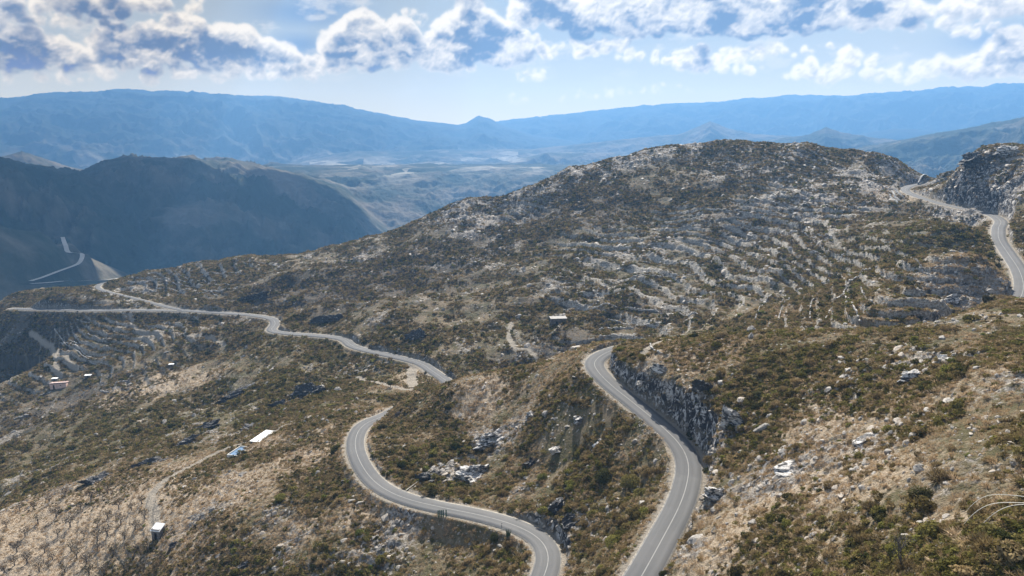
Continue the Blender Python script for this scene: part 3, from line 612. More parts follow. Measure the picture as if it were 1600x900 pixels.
# ------------------------------------------------------------------ haze
def build_haze():
    x0, x1, y0, y1, z0, z1 = -13600, 13600, -250, 13400, -720, 655
    V = [(x, y, z) for z in (z0, z1) for x, y in ((x0,y0),(x1,y0),(x1,y1),(x0,y1))]
    Fc = [(3,2,1,0),(4,5,6,7),(0,1,5,4),(1,2,6,5),(2,3,7,6),(3,0,4,7)]
    m, nt, _, _ = mat('haze_air'); b = NB(nt); v = b.node('ShaderNodeVolumePrincipled')
    v.inputs['Color'].default_value = (.185,.42,.79,1); v.inputs['Density'].default_value = HAZE_DENSITY; v.inputs['Anisotropy'].default_value = .25
    b.out(v.outputs[0], True); pass
    o = mk_obj('haze', V, Fc, m); tag(o, kind='stuff')
build_haze()
#@@SCATTER
# ------------------------------------------------------------------ plants and stones: one mesh of each kind
rng = np.random.default_rng(7); random.seed(7)
def leaf_cloud(n, rad, hgt_f, size, seed, spiky=0.0, lump=.35, up=.25):
    r = np.random.default_rng(seed); V = []; Fc = []; tone = []
    lob = r.normal(size=(6, 3)); lob[:,2] = abs(lob[:,2]); lob /= np.linalg.norm(lob, axis=1)[:,None]
    for i in range(n):
        d = r.normal(size=3); d[2] = abs(d[2])*1.1-.12; d /= np.linalg.norm(d)
        k = 1-lump+lump*max(0, (lob@d).max())**3*1.6
        rr = k*(r.uniform(.45, 1)**.6)
        c = d*rr*rad; c[2] *= hgt_f
        s = size*r.uniform(.6, 1.4)
        nrm = d*.8+r.normal(size=3)*.55; nrm[2] += up; nrm /= np.linalg.norm(nrm)
        t = np.cross(nrm, r.normal(size=3)); t /= np.linalg.norm(t)+1e-6; b2 = np.cross(nrm, t)
        if spiky: t = d*1.0+r.normal(size=3)*.25; t /= np.linalg.norm(t); b2 = np.cross(nrm, t); b2 /= np.linalg.norm(b2)+1e-6
        a_, b_ = s*(1+spiky), s*(.62 if not spiky else .22)
        k0 = len(V); V += [c-t*a_, c+b2*b_, c+t*a_, c-b2*b_]; Fc.append((k0, k0+1, k0+2, k0+3))
        tn = r.uniform(.1, .9); tone += [tn]*4
    return V, Fc, tone
def leaf_obj(name, args, m, parent=None, link=False):
    V, Fc, tone = leaf_cloud(*args[0], **args[1]); o = mk_obj(name, V, Fc, m, parent, link)
    t = o.data.attributes.new('tone', 'FLOAT', 'POINT'); t.data.foreach_set('value', np.array(tone, np.float32)); return o
import bmesh
def rock_mesh(name, seed, sub, sx, sy, sz, rough, cuts, m, parent=None, link=False):
    r = np.random.default_rng(seed); bm = bmesh.new(); bmesh.ops.create_icosphere(bm, subdivisions=sub, radius=1)
    P = np.array([v.co[:] for v in bm.verts])
    for _ in range(cuts):   # flat cleavage faces
        n = r.normal(size=3); n /= np.linalg.norm(n); d = r.uniform(.45, .8); s = P@n
        P = np.where((s > d)[:,None], P-n[None]*(s-d)[:,None], P)
    if rough:
        for o_ in range(2):
            f = 1.8*2**o_; q = fbm(P[:,0]*f+9*seed, P[:,1]*f+P[:,2]*f*1.7, seed+o_, 3)-.5; P = P*(1+rough*q/(o_+1))[:,None]
    P = P*np.array([sx, sy, sz])
    for v, p in zip(bm.verts, P): v.co = p
    me = bpy.data.meshes.new(name); bm.to_mesh(me); bm.free(); me.materials.append(m)
    o = bpy.data.objects.new(name, me)
    if link: COL.objects.link(o)
    if parent: o.parent = parent
    return o
def tube(V, Fc, pts, r0, r1, sides=6):
    pts = [np.array(p, float) for p in pts]; n = len(pts); k0 = len(V)
    for i, p in enumerate(pts):
        t = pts[min(i+1, n-1)]-pts[max(i-1, 0)]; t /= np.linalg.norm(t)+1e-9
        a = np.cross(t, (0, 0, 1) if abs(t[2]) < .9 else (1, 0, 0)); a /= np.linalg.norm(a); c = np.cross(t, a)
        r = r0+(r1-r0)*i/(n-1)
        for k in range(sides): V.append(p+r*(a*math.cos(6.2832*k/sides)+c*math.sin(6.2832*k/sides)))
    for i in range(n-1):
        for k in range(sides):
            a_ = k0+i*sides+k; b_ = k0+i*sides+(k+1) % sides; Fc.append((a_, b_, b_+sides, a_+sides))
    Fc.append(tuple(k0+(n-1)*sides+k for k in range(sides))); Fc.append(tuple(k0+sides-1-k for k in range(sides)))
def M_rock():
    m, nt, _, _ = mat('pale_schist'); b = NB(nt); t = b.node('ShaderNodeTexCoord').outputs['Object']; oi = b.node('ShaderNodeObjectInfo').outputs['Random']
    n = b.noise(2.2, 6, .7, b.scaled(t, (1,1,3))); c = b.mix(b.ramp(n, .3, .7), (.16,.14,.12), (.50,.455,.395))
    c = b.mix(b.ramp(oi, .55, 1), c, b.mix(n, (.20,.16,.12), (.46,.39,.31))); hs = b.node('ShaderNodeHueSaturation'); b.l.new(c, hs.inputs['Color']); b.l.new(b.math('ADD', b.math('MULTIPLY', oi, .5), .52), hs.inputs['Value'])
    b.out(b.bsdf(hs.outputs[0], .7, b.bump(n, .06), .35)); return m
def M_crag(nm='sunlit_crag_rock', r0=.44, r1=.56):
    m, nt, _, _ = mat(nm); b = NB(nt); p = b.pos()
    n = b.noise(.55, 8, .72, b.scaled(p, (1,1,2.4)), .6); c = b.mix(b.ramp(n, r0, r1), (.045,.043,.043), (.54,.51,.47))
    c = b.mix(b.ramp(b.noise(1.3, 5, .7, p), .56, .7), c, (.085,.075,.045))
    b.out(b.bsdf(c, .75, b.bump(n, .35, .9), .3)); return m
ROCK = M_rock(); CRAG = M_crag(); CRAG_SHADED = M_crag('dark_crag_rock', .56, .66)  # crag copies: sunlit pale tops in one colour, camera-side shade in the other
BARK = M_simple('grey_bark', (.10,.085,.07), (.22,.19,.16), 6)
OLIVE = M_leaf('olive_leaves', [(.095,.090,.026),(.155,.138,.042),(.19,.165,.058),(.125,.095,.040),(.23,.19,.072)])
BROWN = M_leaf('brown_brush', [(.16,.12,.058),(.24,.18,.085),(.13,.10,.052),(.32,.24,.125),(.20,.16,.09)])
DARKG = M_leaf('dark_scrub_leaves', [(.040,.045,.016),(.068,.072,.026),(.062,.053,.024),(.095,.090,.036)])
STRAW = M_leaf('dry_straw', [(.46,.33,.19),(.36,.26,.15),(.54,.42,.28),(.30,.21,.12),(.46,.37,.24)], .3)
ASHY = M_leaf('grey_twigs', [(.060,.050,.046),(.10,.088,.08),(.14,.12,.105),(.045,.040,.038)], .1)
LIME = M_leaf('bright_green_leaves', [(.12,.14,.035),(.17,.17,.045),(.22,.20,.06)], .4)

def collection(objs):
    c = bpy.data.collections.new('kinds')
    for i, o in enumerate(objs): o.name = '%02d_' % i+o.name.split('.')[0]; c.objects.link(o)
    return c
def scatter(name, P, rot, scale, idx, objs, label=None):
    me = bpy.data.meshes.new(name); me.vertices.add(len(P)); me.vertices.foreach_set('co', P.astype(np.float32).ravel())
    for nm, a, ty, key in (('turn', rot, 'FLOAT_VECTOR', 'vector'), ('size', scale, 'FLOAT_VECTOR', 'vector'), ('pick', idx, 'INT', 'value')):
        t = me.attributes.new(nm, ty, 'POINT'); t.data.foreach_set(key, (a.astype(np.int32) if ty == 'INT' else a.astype(np.float32)).ravel())
    o = bpy.data.objects.new(name, me); COL.objects.link(o); tag(o, kind='stuff')
    g = bpy.data.node_groups.new(name, 'GeometryNodeTree'); g.interface.new_socket('Geometry', in_out='INPUT', socket_type='NodeSocketGeometry'); g.interface.new_socket('Geometry', in_out='OUTPUT', socket_type='NodeSocketGeometry')
    N = g.nodes; L = g.links; gi = N.new('NodeGroupInput'); go = N.new('NodeGroupOutput'); ip = N.new('GeometryNodeInstanceOnPoints'); ci = N.new('GeometryNodeCollectionInfo')
    ci.inputs['Collection'].default_value = collection(objs); ci.inputs['Separate Children'].default_value = True; ci.inputs['Reset Children'].default_value = True
    def na(nm, ty):
        n = N.new('GeometryNodeInputNamedAttribute'); n.data_type = ty; n.inputs['Name'].default_value = nm; return n.outputs['Attribute']
    ip.inputs['Pick Instance'].default_value = True
    L.new(gi.outputs[0], ip.inputs['Points']); L.new(ci.outputs[0], ip.inputs['Instance']); L.new(na('pick', 'INT'), ip.inputs['Instance Index'])
    L.new(na('turn', 'FLOAT_VECTOR'), ip.inputs['Rotation']); L.new(na('size', 'FLOAT_VECTOR'), ip.inputs['Scale']); L.new(ip.outputs[0], go.inputs[0])
    md = o.modifiers.new('spread', 'NODES'); md.node_group = g; return o

# points over the visible ground
def candidates(n, r0, r1, seed):
    r = np.random.default_rng(seed); a = r.uniform(-R(39), R(39), n); q = np.sqrt(r.uniform(r0*r0, r1*r1, n)); x = q*np.sin(a); y = q*np.cos(a)
    z = attr_at(Z, x, y); m = visible(x, y, z, 1.2) & (attr_at(EDGE, x, y) > .9) & (attr_at(TR, x, y) < .5); return x[m], y[m], z[m]
if True:
    near = candidates(230000, 72, 340, 1); farp = candidates(300000, 340, 790, 2)
    x = np.concatenate([near[0], farp[0]]); y = np.concatenate([near[1], farp[1]]); z = np.concatenate([near[2], farp[2]])
    isn = np.arange(len(x)) < len(near[0]); r = rng.random(len(x)); r2 = rng.random(len(x))
    zr = attr_at(ZR, x, y); zd = attr_at(ZD, x, y); zg = attr_at(ZG, x, y); zb = attr_at(ZB, x, y); ct = attr_at(CUT, x, y); st = attr_at(STEEP, x, y); ed = attr_at(EDGE, x, y)
    pat = .5+1.25*(fbm(x/11, y/11, 101, 4)-.5)+.9*(fbm(x/34, y/34, 111, 3)-.5); pa2 = fbm(x/5, y/5, 102, 3)
    # kinds: 0-1 olive, 2-3 brown, 4-5 dark, 6-7 ashy, 8 straw, 9 lime
    cover = np.clip(np.where(isn, .66, .76)-.42*zd+.25*zg-.30*zr+(pat-.5)*2.6, .04, 1)*(1-.85*attr_at(RISER, x, y))*(1-.93*attr_at(ZO, x, y))*(1-.85*ct)*np.where(ed < 2.5, .25, 1)
    keep = (r < cover)
    P = np.stack([x, y, z], 1)
    kk = np.select([rng.random(len(x)) < zg*.62, rng.random(len(x)) < zb*.45, rng.random(len(x)) < np.where(isn, .05, .01), rng.random(len(x)) < .16+.3*(pa2 > .55)], [0, 6, 9, 2], default=4)
    kk = np.where((kk == 4) & (r2 < .45+.25*(pat < .5)), 2, kk); kk = np.where((kk == 4) & (r2 > .66), 0, kk)
    kk = np.where(kk < 8, kk+(rng.random(len(x)) < .5), kk)
    sz = np.exp(rng.normal(-.25, .38, len(x)))*np.where(isn, .95, 1.35)*(1-.3*zd); sz = np.clip(sz, .3, 2.1)
    def ip(k, **kw):
        return kw
    def kinds(n, size):
        return [leaf_obj('olive_shrub', ((n,.75,.85,size,1), {}), OLIVE), leaf_obj('olive_shrub_spread', ((n,.85,.6,size,2), dict(lump=.5)), OLIVE),
                leaf_obj('brown_shrub', ((n,.7,.8,size,3), dict(spiky=.7)), BROWN), leaf_obj('brown_shrub_low', ((n,.8,.55,size,4), {}), BROWN),
                leaf_obj('dark_scrub', ((n,.8,.7,size,5), {}), DARKG), leaf_obj('dark_scrub_tall', ((n,.65,1.1,size,6), dict(lump=.5)), DARKG),
                leaf_obj('twig_shrub', ((n//2,.7,1.2,size,7), dict(spiky=1.6)), ASHY), leaf_obj('twig_shrub_low', ((n//2,.8,.7,size,8), dict(spiky=1.2)), ASHY),
                leaf_obj('straw_tuft', ((n,.45,.8,size*.8,9), dict(spiky=1.8)), STRAW), leaf_obj('green_bush', ((n,.7,.85,size,10), {}), LIME)]
    def put(name, m, ks, s3=None):
        n = m.sum(); rot = np.stack([rng.normal(0,.18,n), rng.normal(0,.18,n), rng.uniform(0,6.28,n)], 1)
        s = sz[m][:,None]*np.stack([rng.uniform(.8,1.25,n), rng.uniform(.8,1.25,n), rng.uniform(.7,1.25,n)], 1)
        scatter(name, P[m]-np.array([0,0,.05]), rot, s, kk[m], ks)
    # the largest shrubs become things of their own further down
    d = np.hypot(x, y); big = keep & isn & (kk != 6) & (kk != 7) & (sz > .95); cand = np.nonzero(big & (np.abs(np.arctan2(x, y)) < R(36)) & visible(x, y, z, 0))[0]
    cand = cand[np.argsort((d/sz)[cand])]
    pick = []; 
    for i in cand:
        q_ = P[i]; 
        if all((x[i]-x[j])**2+(y[i]-y[j])**2 > 4 for j in pick):
            dd = q_/1.0; yc = q_[1]*CP-q_[2]*SP; vv = 450-F*(q_[1]*SP+q_[2]*CP)/yc
            if vv < 905: pick.append(i)
        if len(pick) >= 230: break
    BIGS = [(P[i], sz[i], kk[i]) for i in pick]; keep[pick] = False
    put('scrub', keep & isn & (d < 235), kinds(150, .14)); put('hillside_scrub', keep & ((~isn) | (d >= 235)), kinds(50, .225))
    # straw and low dry grass
    gx_n = candidates(130000, 72, 330, 3); gx_f = candidates(90000, 330, 640, 4)
    x, y, z = [np.concatenate([a_, b_]) for a_, b_ in zip(gx_n, gx_f)]; P = np.stack([x, y, z], 1)
    zd = attr_at(ZD, x, y); pat = fbm(x/9, y/9, 103, 4); ed = attr_at(EDGE, x, y)
    keep = rng.random(len(x)) < np.clip(zd*.9+ss(.42, .60, pat)*.6*(1-.4*attr_at(ZG, x, y))+.3*(ed < 3), 0, 1)*(1-.6*attr_at(ZO, x, y))*(1-.8*attr_at(CUT, x, y)); sz = np.exp(rng.normal(-.35, .35, len(x))); kk = rng.integers(0, 2, len(x))
    put('dry_grass', keep, [leaf_obj('straw_tuft', ((60,.45,.9,.11,21), dict(spiky=1.6)), STRAW), leaf_obj('straw_mat', ((70,.75,.35,.12,22), dict(spiky=.8)), STRAW)])
    # loose stones and slabs
    sx = candidates(120000, 72, 330, 5); sf = candidates(110000, 330, 790, 6)
    x, y, z = [np.concatenate([a_, b_]) for a_, b_ in zip(sx, sf)]; P = np.stack([x, y, z], 1); isn = np.arange(len(x)) < len(sx[0])
    zr = attr_at(ZR, x, y); pat = fbm(x/7, y/7, 104, 4); ed = attr_at(EDGE, x, y); n = len(x)
    keep = rng.random(n) < np.clip(zr*.8*(1-.65*attr_at(TZ, x, y))*ss(.38,.58,pat)+.14*ss(.45,.65,pat)+.07+.35*(ed < 3.2)*isn+.3*attr_at(CUT, x, y)+.35*attr_at(RISER, x, y), 0, 1)*(1-.9*attr_at(ZO, x, y))
    ssz = np.exp(rng.normal(-1.35, .55, n))*np.where(isn, 1.0, 1.75)*(1+.5*zr)*(1+.1*(~isn)*zr); ssz = np.clip(ssz, .1, 2.2); ssz = np.where((ed < 3.2) & (attr_at(CUT, x, y) < .5), np.minimum(ssz, .3), ssz)
    d = np.hypot(x, y); cand = np.nonzero(keep & isn & (ssz > .55) & visible(x, y, z, 0) & (np.abs(np.arctan2(x, y)) < R(35.5)))[0]; cand = cand[np.argsort((d/ssz)[cand])]; pick = []
    for i in cand:
        q_ = P[i]; yc = q_[1]*CP-q_[2]*SP; vv = 450-F*(q_[1]*SP+q_[2]*CP)/yc
        if vv < 900 and all((x[i]-x[j])**2+(y[i]-y[j])**2 > 5 for j in pick): pick.append(i)
        if len(pick) >= 120: break
    BOULD = [(P[i], ssz[i]) for i in pick]; keep[pick] = False
    rot = np.stack([rng.normal(.1,.22,n), rng.normal(-.35,.25,n), rng.normal(.75,.35,n)], 1)
    s = ssz[:,None]*np.stack([rng.uniform(.8,1.5,n), rng.uniform(.7,1.2,n), rng.uniform(.6,1.2,n)], 1)
    rocks = [rock_mesh('stone', 30+i, 2, 1, .55+.1*i, .22+.09*i, .25, 6, ROCK) for i in range(5)]
    scatter('loose_rocks', P[keep], rot[keep], s[keep], rng.integers(0, 5, keep.sum()), rocks)
else:
    BIGS = []; BOULD = []
#@@OBJECTS
# ------------------------------------------------------------------ things
def empty(name, loc, rz=0.0, label=None, cat=None, group=None):
    o = bpy.data.objects.new(name, None); COL.objects.link(o); o.location = tuple(map(float, loc)); o.rotation_euler = (0, 0, rz); o.empty_display_size = .3
    return tag(o, label, cat, group)
def copy_tree(o, parent=None, mats=None):
    c = o.copy(); COL.objects.link(c)
    if parent: c.parent = parent
    for ch in [q for q in bpy.data.objects if q.parent == o]: copy_tree(ch, c)
    return c
def boxv(V, Fc, c, s, rz=0.0, jit=0.0):
    k = len(V); c = np.array(c, float); ca, sa = math.cos(rz), math.sin(rz)
    for dz in (-1, 1):
        for dx, dy in ((-1,-1),(1,-1),(1,1),(-1,1)):
            p = np.array([dx*s[0]/2, dy*s[1]/2, dz*s[2]/2]); p[:2] = (p[0]*ca-p[1]*sa, p[0]*sa+p[1]*ca)
            V.append(c+p+(rng.normal(0, jit, 3) if jit else 0))
    Fc += [(k+3,k+2,k+1,k),(k+4,k+5,k+6,k+7),(k,k+1,k+5,k+4),(k+1,k+2,k+6,k+5),(k+2,k+3,k+7,k+6),(k+3,k,k+4,k+7)]
def stems_mesh(seed, rad, hgt_, n=9):
    r = np.random.default_rng(seed); V = []; Fc = []
    for i in range(n):
        a = r.uniform(0, 6.28); q = r.uniform(.3, .8)*rad
        tube(V, Fc, [(0, 0, -.15), (q*.35*math.cos(a), q*.35*math.sin(a), hgt_*.3), (q*math.cos(a), q*math.sin(a), hgt_*r.uniform(.5, .8))], .035, .012, 4)
    return V, Fc
# shrubs of the near slopes: each with foliage and stems
def make_shrub(nm, args, kw, m, seed):
    root = empty(nm, (0, 0, 0)); leaf_obj('foliage', (args, kw), m, root, True); V, Fc = stems_mesh(seed, args[1], args[1]*args[2]); mk_obj('stem', V, Fc, BARK, root); return root
KIND = {0: ('olive green leafy shrub', ((620,.75,.85,.095,41), {}, OLIVE)), 2: ('brown dry heath shrub', ((620,.7,.8,.095,43), dict(spiky=.8), BROWN)),
        4: ('dark green low scrub shrub', ((620,.8,.7,.095,45), {}, DARKG)), 9: ('bright yellow green bush', ((620,.75,.85,.095,47), dict(lump=.5), LIME)), 8: ('pale straw coloured tussock', ((620,.55,.8,.09,49), dict(spiky=1.6), STRAW))}
PROTO = {}
def where(p):
    # which ground the shrub stands on, told by the roads that bound it
    yc = p[1]*CP-p[2]*SP; u = 800+F*p[0]/yc; v = 450-F*(p[1]*SP+p[2]*CP)/yc
    if u > 1110-max(0, v-720)*.45 and v > 530: return 'on the steep slope right of the upper road'
    rx = np.interp(v, [600, 650, 720, 790, 905], [900, 960, 1050, 1040, 990])
    lv = np.interp(u, [560, 600, 690, 790, 850], [690, 765, 793, 815, 850])
    if 560 < u < rx and v < lv: return 'between the two loops of road'
    if u > 860 and u < rx: return 'between the two loops of road'
    if u < 560 and v < 640: return 'on the far side of the gully'
    return 'on the slope below the lower road'
for P0, s0, k0 in BIGS:
    k0 = {1: 0, 3: 2, 5: 4}.get(int(k0), int(k0)); k0 = k0 if k0 in KIND else 4
    txt, (ar, kw, m) = KIND[k0]; w_ = where(P0); lb = '%s %s' % (txt, w_); gp = '%ss %s' % (txt, w_)
    if k0 not in PROTO: o = PROTO[k0] = make_shrub('shrub', ar, kw, m, 60+k0)
    else: o = copy_tree(PROTO[k0])
    o.location = (P0[0], P0[1], P0[2]-.05); o.rotation_euler = (rng.normal(0,.1), rng.normal(0,.1), rng.uniform(0, 6.28)); sc_ = s0*rng.uniform(.9, 1.15)
    o.scale = (sc_, sc_*rng.uniform(.85, 1.15), sc_*rng.uniform(.8, 1.15)); tag(o, lb, 'shrub', gp)
RP = [rock_mesh('boulder', 300+i, 3, 1.0, .65, .38+.1*i, .35, 7, ROCK) for i in range(4)]
for j, (P0, s0) in enumerate(BOULD):
    o = RP[j % 4].copy(); o.name = 'boulder'; COL.objects.link(o); w_ = where(P0)
    o.location = (P0[0], P0[1], P0[2]); o.rotation_euler = (rng.normal(.1,.2), rng.normal(-.3,.2), rng.normal(.75,.35)); o.scale = (s0*1.1, s0, s0)
    tag(o, 'pale schist slab, one of many %s' % w_, 'rock', 'slabs of schist %s' % w_)

def at(u, v, dz=0.0):
    p = hit(u, v); return np.array([p[0], p[1], p[2]+dz])
# shrubs and small trees that stand out
def special(u, v, s, kind, label, sx=1.0, szz=1.0, name='bush', n=2400, leaf=.095, kw=None):
    m = {'o': OLIVE, 'b': BROWN, 'd': DARKG, 'l': LIME, 's': STRAW, 'a': ASHY}[kind]; p = at(u, v)
    root = empty(name, p, rng.uniform(0, 6), label, 'bush'); leaf_obj('foliage', ((n, s, .85*szz, leaf*max(1, s*.7), int(u+v)), kw or dict(lump=.45)), m, root, True)
    V, Fc = stems_mesh(int(u), s, s*.8); mk_obj('stem', V, Fc, BARK, root); return root
special(985, 757, 2.5, 'o', 'large round olive bush above the straight of the upper road, right of a dark hollow')
special(945, 748, 2.6, 'd', 'very dark dense bush standing in for the shadow left of the large round olive bush')  # dark bush added in place of the shaded hollow
special(1012, 740, 1.9, 'b', 'brownish green bush close to the left edge of the upper road bend')
special(995, 805, 2.1, 'o', 'olive bush on the left verge where the upper road runs straight')
special(962, 852, 2.2, 'l', 'tall yellow green bush near the bottom between both roads')
special(972, 838, 1.6, 'o', 'smaller green bush just above the tall yellow green bush')
special(848, 748, 1.5, 'l', 'bright yellow green bush alone on the slope between the roads')
special(1004, 562, 1.6, 'o', 'dark olive bush above the rock cutting beside the ring wall')
special(1085, 528, 1.5, 'd', 'dark bush on the crest above the dry grass')
special(1128, 527, 1.9, 'b', 'tall brownish bush on the crest, tallest plant of the skyline')
special(1112, 722, 1.8, 'b', 'grey brown bush in the outer verge of the upper road bend')
special(598, 670, 1.7, 'd', 'dark bush beside the far end of the lower road loop')
special(645, 705, 1.9, 'o', 'round olive bush inside the lower road loop, upper one of two')
special(628, 728, 1.8, 'd', 'dark bush inside the lower road loop, under the round olive one')
special(525, 705, 2.2, 'd', 'dark green bush outside the lower road loop on the tan slope')
special(440, 780, 2.2, 'l', 'bright green spreading bush on the tan slope at lower left', szz=.7)
special(1440, 778, 1.6, 'd', 'dark spreading bush on the right slope under the pale stones')
special(1400, 868, 1.5, 'l', 'yellow green bush at the foot of the bare tree')
special(1570, 845, 1.3, 'd', 'dark leafy bush at the lower right corner of the slope')
special(772, 842, 1.4, 'd', 'dark bush on the near side of the lower road left of the small post', szz=1.2)
special(700, 638, 1.3, 'd', 'dark round bush on the tan crest behind the road loop')
special(622, 648, 1.2, 'a', 'grey leafless bush on the tan crest behind the road loop')
special(1545, 470, 1.9, 'd', 'dark bush below the verge of the right hand road')
special(1390, 340, 3.0, 'd', 'dark bush on the pale bank under the concrete barriers')

# leafless tree
def bare_tree(u, v, h, label, seed, name='bare_tree', lean=.1):
    r = np.random.default_rng(seed); p = at(u, v); root = empty(name, p, 0, label, 'tree'); V = []; Fc = []
    tip = np.array([lean*h, 0, h*.62]); tube(V, Fc, [(0,0,-.3), tip*.35+(.05,.03,0), tip*.7, tip], .05*h*.42, .018*h*.5, 7); mk_obj('trunk', V, Fc, BARK, root)
    V = []; Fc = []
    for i in range(16):
        t = r.uniform(.3, 1); b0 = tip*t; a = r.uniform(0, 6.28); L = h*r.uniform(.22, .45)*(1.25-t*.5); d = np.array([math.cos(a)*.6, math.sin(a)*.6, r.uniform(.5, 1.1)]); d /= np.linalg.norm(d)
        e1 = b0+d*L*.5+r.normal(0,.03*h,3); e2 = b0+d*L+r.normal(0,.05*h,3); tube(V, Fc, [b0, e1, e2], .011*h, .004*h, 4)
        for q in range(4):
            s0 = b0+(e2-b0)*r.uniform(.4, 1); tube(V, Fc, [s0, s0+d*L*.2+r.normal(0,.05*h,3), s0+d*L*.4+r.normal(0,.07*h,3)], .004*h, .0016*h, 3)
    mk_obj('branch', V, Fc, BARK, root); return root
bare_tree(1408, 898, 5.6, 'tall leafless tree at the bottom of the right slope', 3, lean=-.08)
bare_tree(1180, 590, 2.6, 'small leafless tree on the brown slope over the rock cutting', 4)
bare_tree(1590, 640, 2.2, 'small leafless tree at the right edge of the brown slope', 5)
# arching stems
p0 = at(1660, 815)
root = empty('arching_branches', p0, 0, 'three long pale leafless stems arching over the scrub at right edge', 'branches')
for pts in ([(1660,815),(1640,782),(1600,776),(1560,772),(1535,776),(1515,792),(1511,798)],[(1660,815),(1640,790),(1600,786),(1560,785),(1535,792),(1515,808),(1507,818)],[(1640,790),(1590,788),(1560,797),(1545,808),(1535,820),(1524,828)]):
    Q = []
    D0 = np.linalg.norm(p0)
    for i, (u, v) in enumerate(pts): Q.append(PD(u, v, D0-2.2*math.sin(math.pi*i/(len(pts)-1))-.6*i)-p0)
    V = []; Fc = []; tube(V, Fc, spline(Q, .5), .05, .022, 5); mk_obj('stem', V, Fc, M_simple('bleached_wood', (.55,.50,.42), (.75,.70,.6), 3), root)
WOOD = M_simple('pale_dead_wood', (.36,.33,.29), (.56,.52,.46), 4)
def log(pts, r0, label):
    Q = [at(u, v, .25) for u, v in pts]; c = Q[0].copy(); V = []; Fc = []; tube(V, Fc, [q-c for q in spline(Q, 1.0)], r0, r0*.4, 6)
    for k in range(5):
        i = len(Q)//2; s0 = (Q[0]+(Q[-1]-Q[0])*(.4+.12*k))-c; tube(V, Fc, [s0, s0+(Q[-1]-Q[0])*.12+rng.normal(0,.5,3)+(0,0,.6)], r0*.4, r0*.15, 4)
    o = mk_obj('fallen_branch', V, Fc, WOOD); o.location = tuple(c); tag(o, label, 'branch')
log([(432,856),(450,848),(470,838),(486,832)], .16, 'long bleached branch lying on the lower left slope')
log([(634,768),(655,752),(676,736),(692,728)], .14, 'straight grey trunk fallen across the pale rock face by the lower road')
log([(300,812),(330,800),(350,788)], .12, 'thin bleached branch on the tan slope above the small shed')

# orchard
def make_almond(seed):
    r = np.random.default_rng(seed); root = empty('almond_tree', (0,0,0)); V = []; Fc = []
    tube(V, Fc, [(0,0,-.2),(.06,0,.45),(.02,.05,.95)], .17, .12, 6)
    tips = []
    for i in range(6):
        a = i*1.05+r.uniform(-.2,.2); e = (math.cos(a)*.8, math.sin(a)*.8, 1.75+r.uniform(-.2,.3)); tube(V, Fc, [(.02,.05,.85),(e[0]*.45, e[1]*.45, 1.3), e], .06, .02, 4); tips.append(e)
    mk_obj('trunk', V, Fc, BARK, root)
    V = []; Fc = []; tone = []
    for e in tips+[(0,0,2.0)]:
        for k in range(34):
            d = r.normal(0, .34, 3); q = np.array(e)+d; t_ = r.normal(size=3); t_[2] = abs(t_[2])+.4; t_ /= np.linalg.norm(t_); n_ = np.cross(t_, r.normal(size=3)); n_ /= np.linalg.norm(n_)
            k0 = len(V); V += [q-t_*.17, q+n_*.05, q+t_*.17, q-n_*.05]; Fc.append((k0,k0+1,k0+2,k0+3)); tone += [r.uniform(.1,.9)]*4
    o = mk_obj('crown', V, Fc, TWIG, root); t = o.data.attributes.new('tone', 'FLOAT', 'POINT'); t.data.foreach_set('value', np.array(tone, np.float32)); return root
TWIG = M_leaf('grey_brown_twigs', [(.06,.048,.036),(.085,.07,.052),(.075,.07,.042)], .15)
AL = [make_almond(s) for s in (1, 2)]; first = [True, True]
ORCH = [(178,868),(210,868),(197,843),(170,840),(155,862),(135,880),(112,860),(90,840),(70,862),(45,880),(28,862),(62,895),(100,893),(140,898),(166,895),(195,893),(225,893),(250,880),(130,838),(108,822),(85,812),(60,820),(40,838),(15,828),(5,895),(20,880),
        (150,822),(172,810),(192,818),(212,830),(230,862),(125,795),(145,785),(165,772),(185,795),(205,800),(222,790),(228,812),(30,800),(55,795),(80,785),(100,775),(3,850),(82,875),(118,873),(150,845)]
for i, (u, v) in enumerate(ORCH):
    k = i % 2; o = AL[k] if first[k] else copy_tree(AL[k]); first[k] = False; p = at(u+rng.normal(0,2), v+rng.normal(0,1.5)); o.location = tuple(p); o.rotation_euler = (0,0,rng.uniform(0,6.28)); s = rng.uniform(.85, 1.25)*1.35; o.scale = (s,s,s)
    tag(o, 'small almost leafless almond tree in the orchard rows at lower left', 'tree', 'almond trees in the terraced orchard')
# scattered scrub oaks on the middle slopes
def make_oak(seed):
    root = empty('holm_oak', (0,0,0)); V = []; Fc = []; tube(V, Fc, [(0,0,-.3),(.05,0,.6),(0,.05,1.4)], .14, .08, 6); mk_obj('trunk', V, Fc, BARK, root)
    V, Fc, tone = leaf_cloud(260, 1.25, .95, .17, seed, lump=.5); V = [v+np.array([0,0,1.35]) for v in V]
    o = mk_obj('crown', V, Fc, DARKG, root); t = o.data.attributes.new('tone', 'FLOAT', 'POINT'); t.data.foreach_set('value', np.array(tone, np.float32)); return root
OK_ = [make_oak(5), make_oak(6)]; first = [True, True]
OAKS = [(1395,335),(1440,322),(1295,470),(1310,440),(1230,440),(1240,480),(1330,465),(1210,455),(1190,480),(1150,470),(1085,470),(1120,440),(985,480),(1040,500),(930,415),(880,430),(700,500),(760,520),(720,470),(655,450),(590,470),(510,480),(360,470),(340,520),(480,590),(445,600),(430,570),(390,620),(520,600),(560,600),
        (610,605),(590,590),(350,600),(310,640),(270,650),(240,600),(180,640),(120,680),(300,560),(1480,335),(1500,345),(1515,360),(1460,350),(1530,400),(1510,430),(1370,400),(1340,380),(820,440),(790,470),(1030,455),(955,462),(860,505),(835,530),(1120,515),(1150,505)]
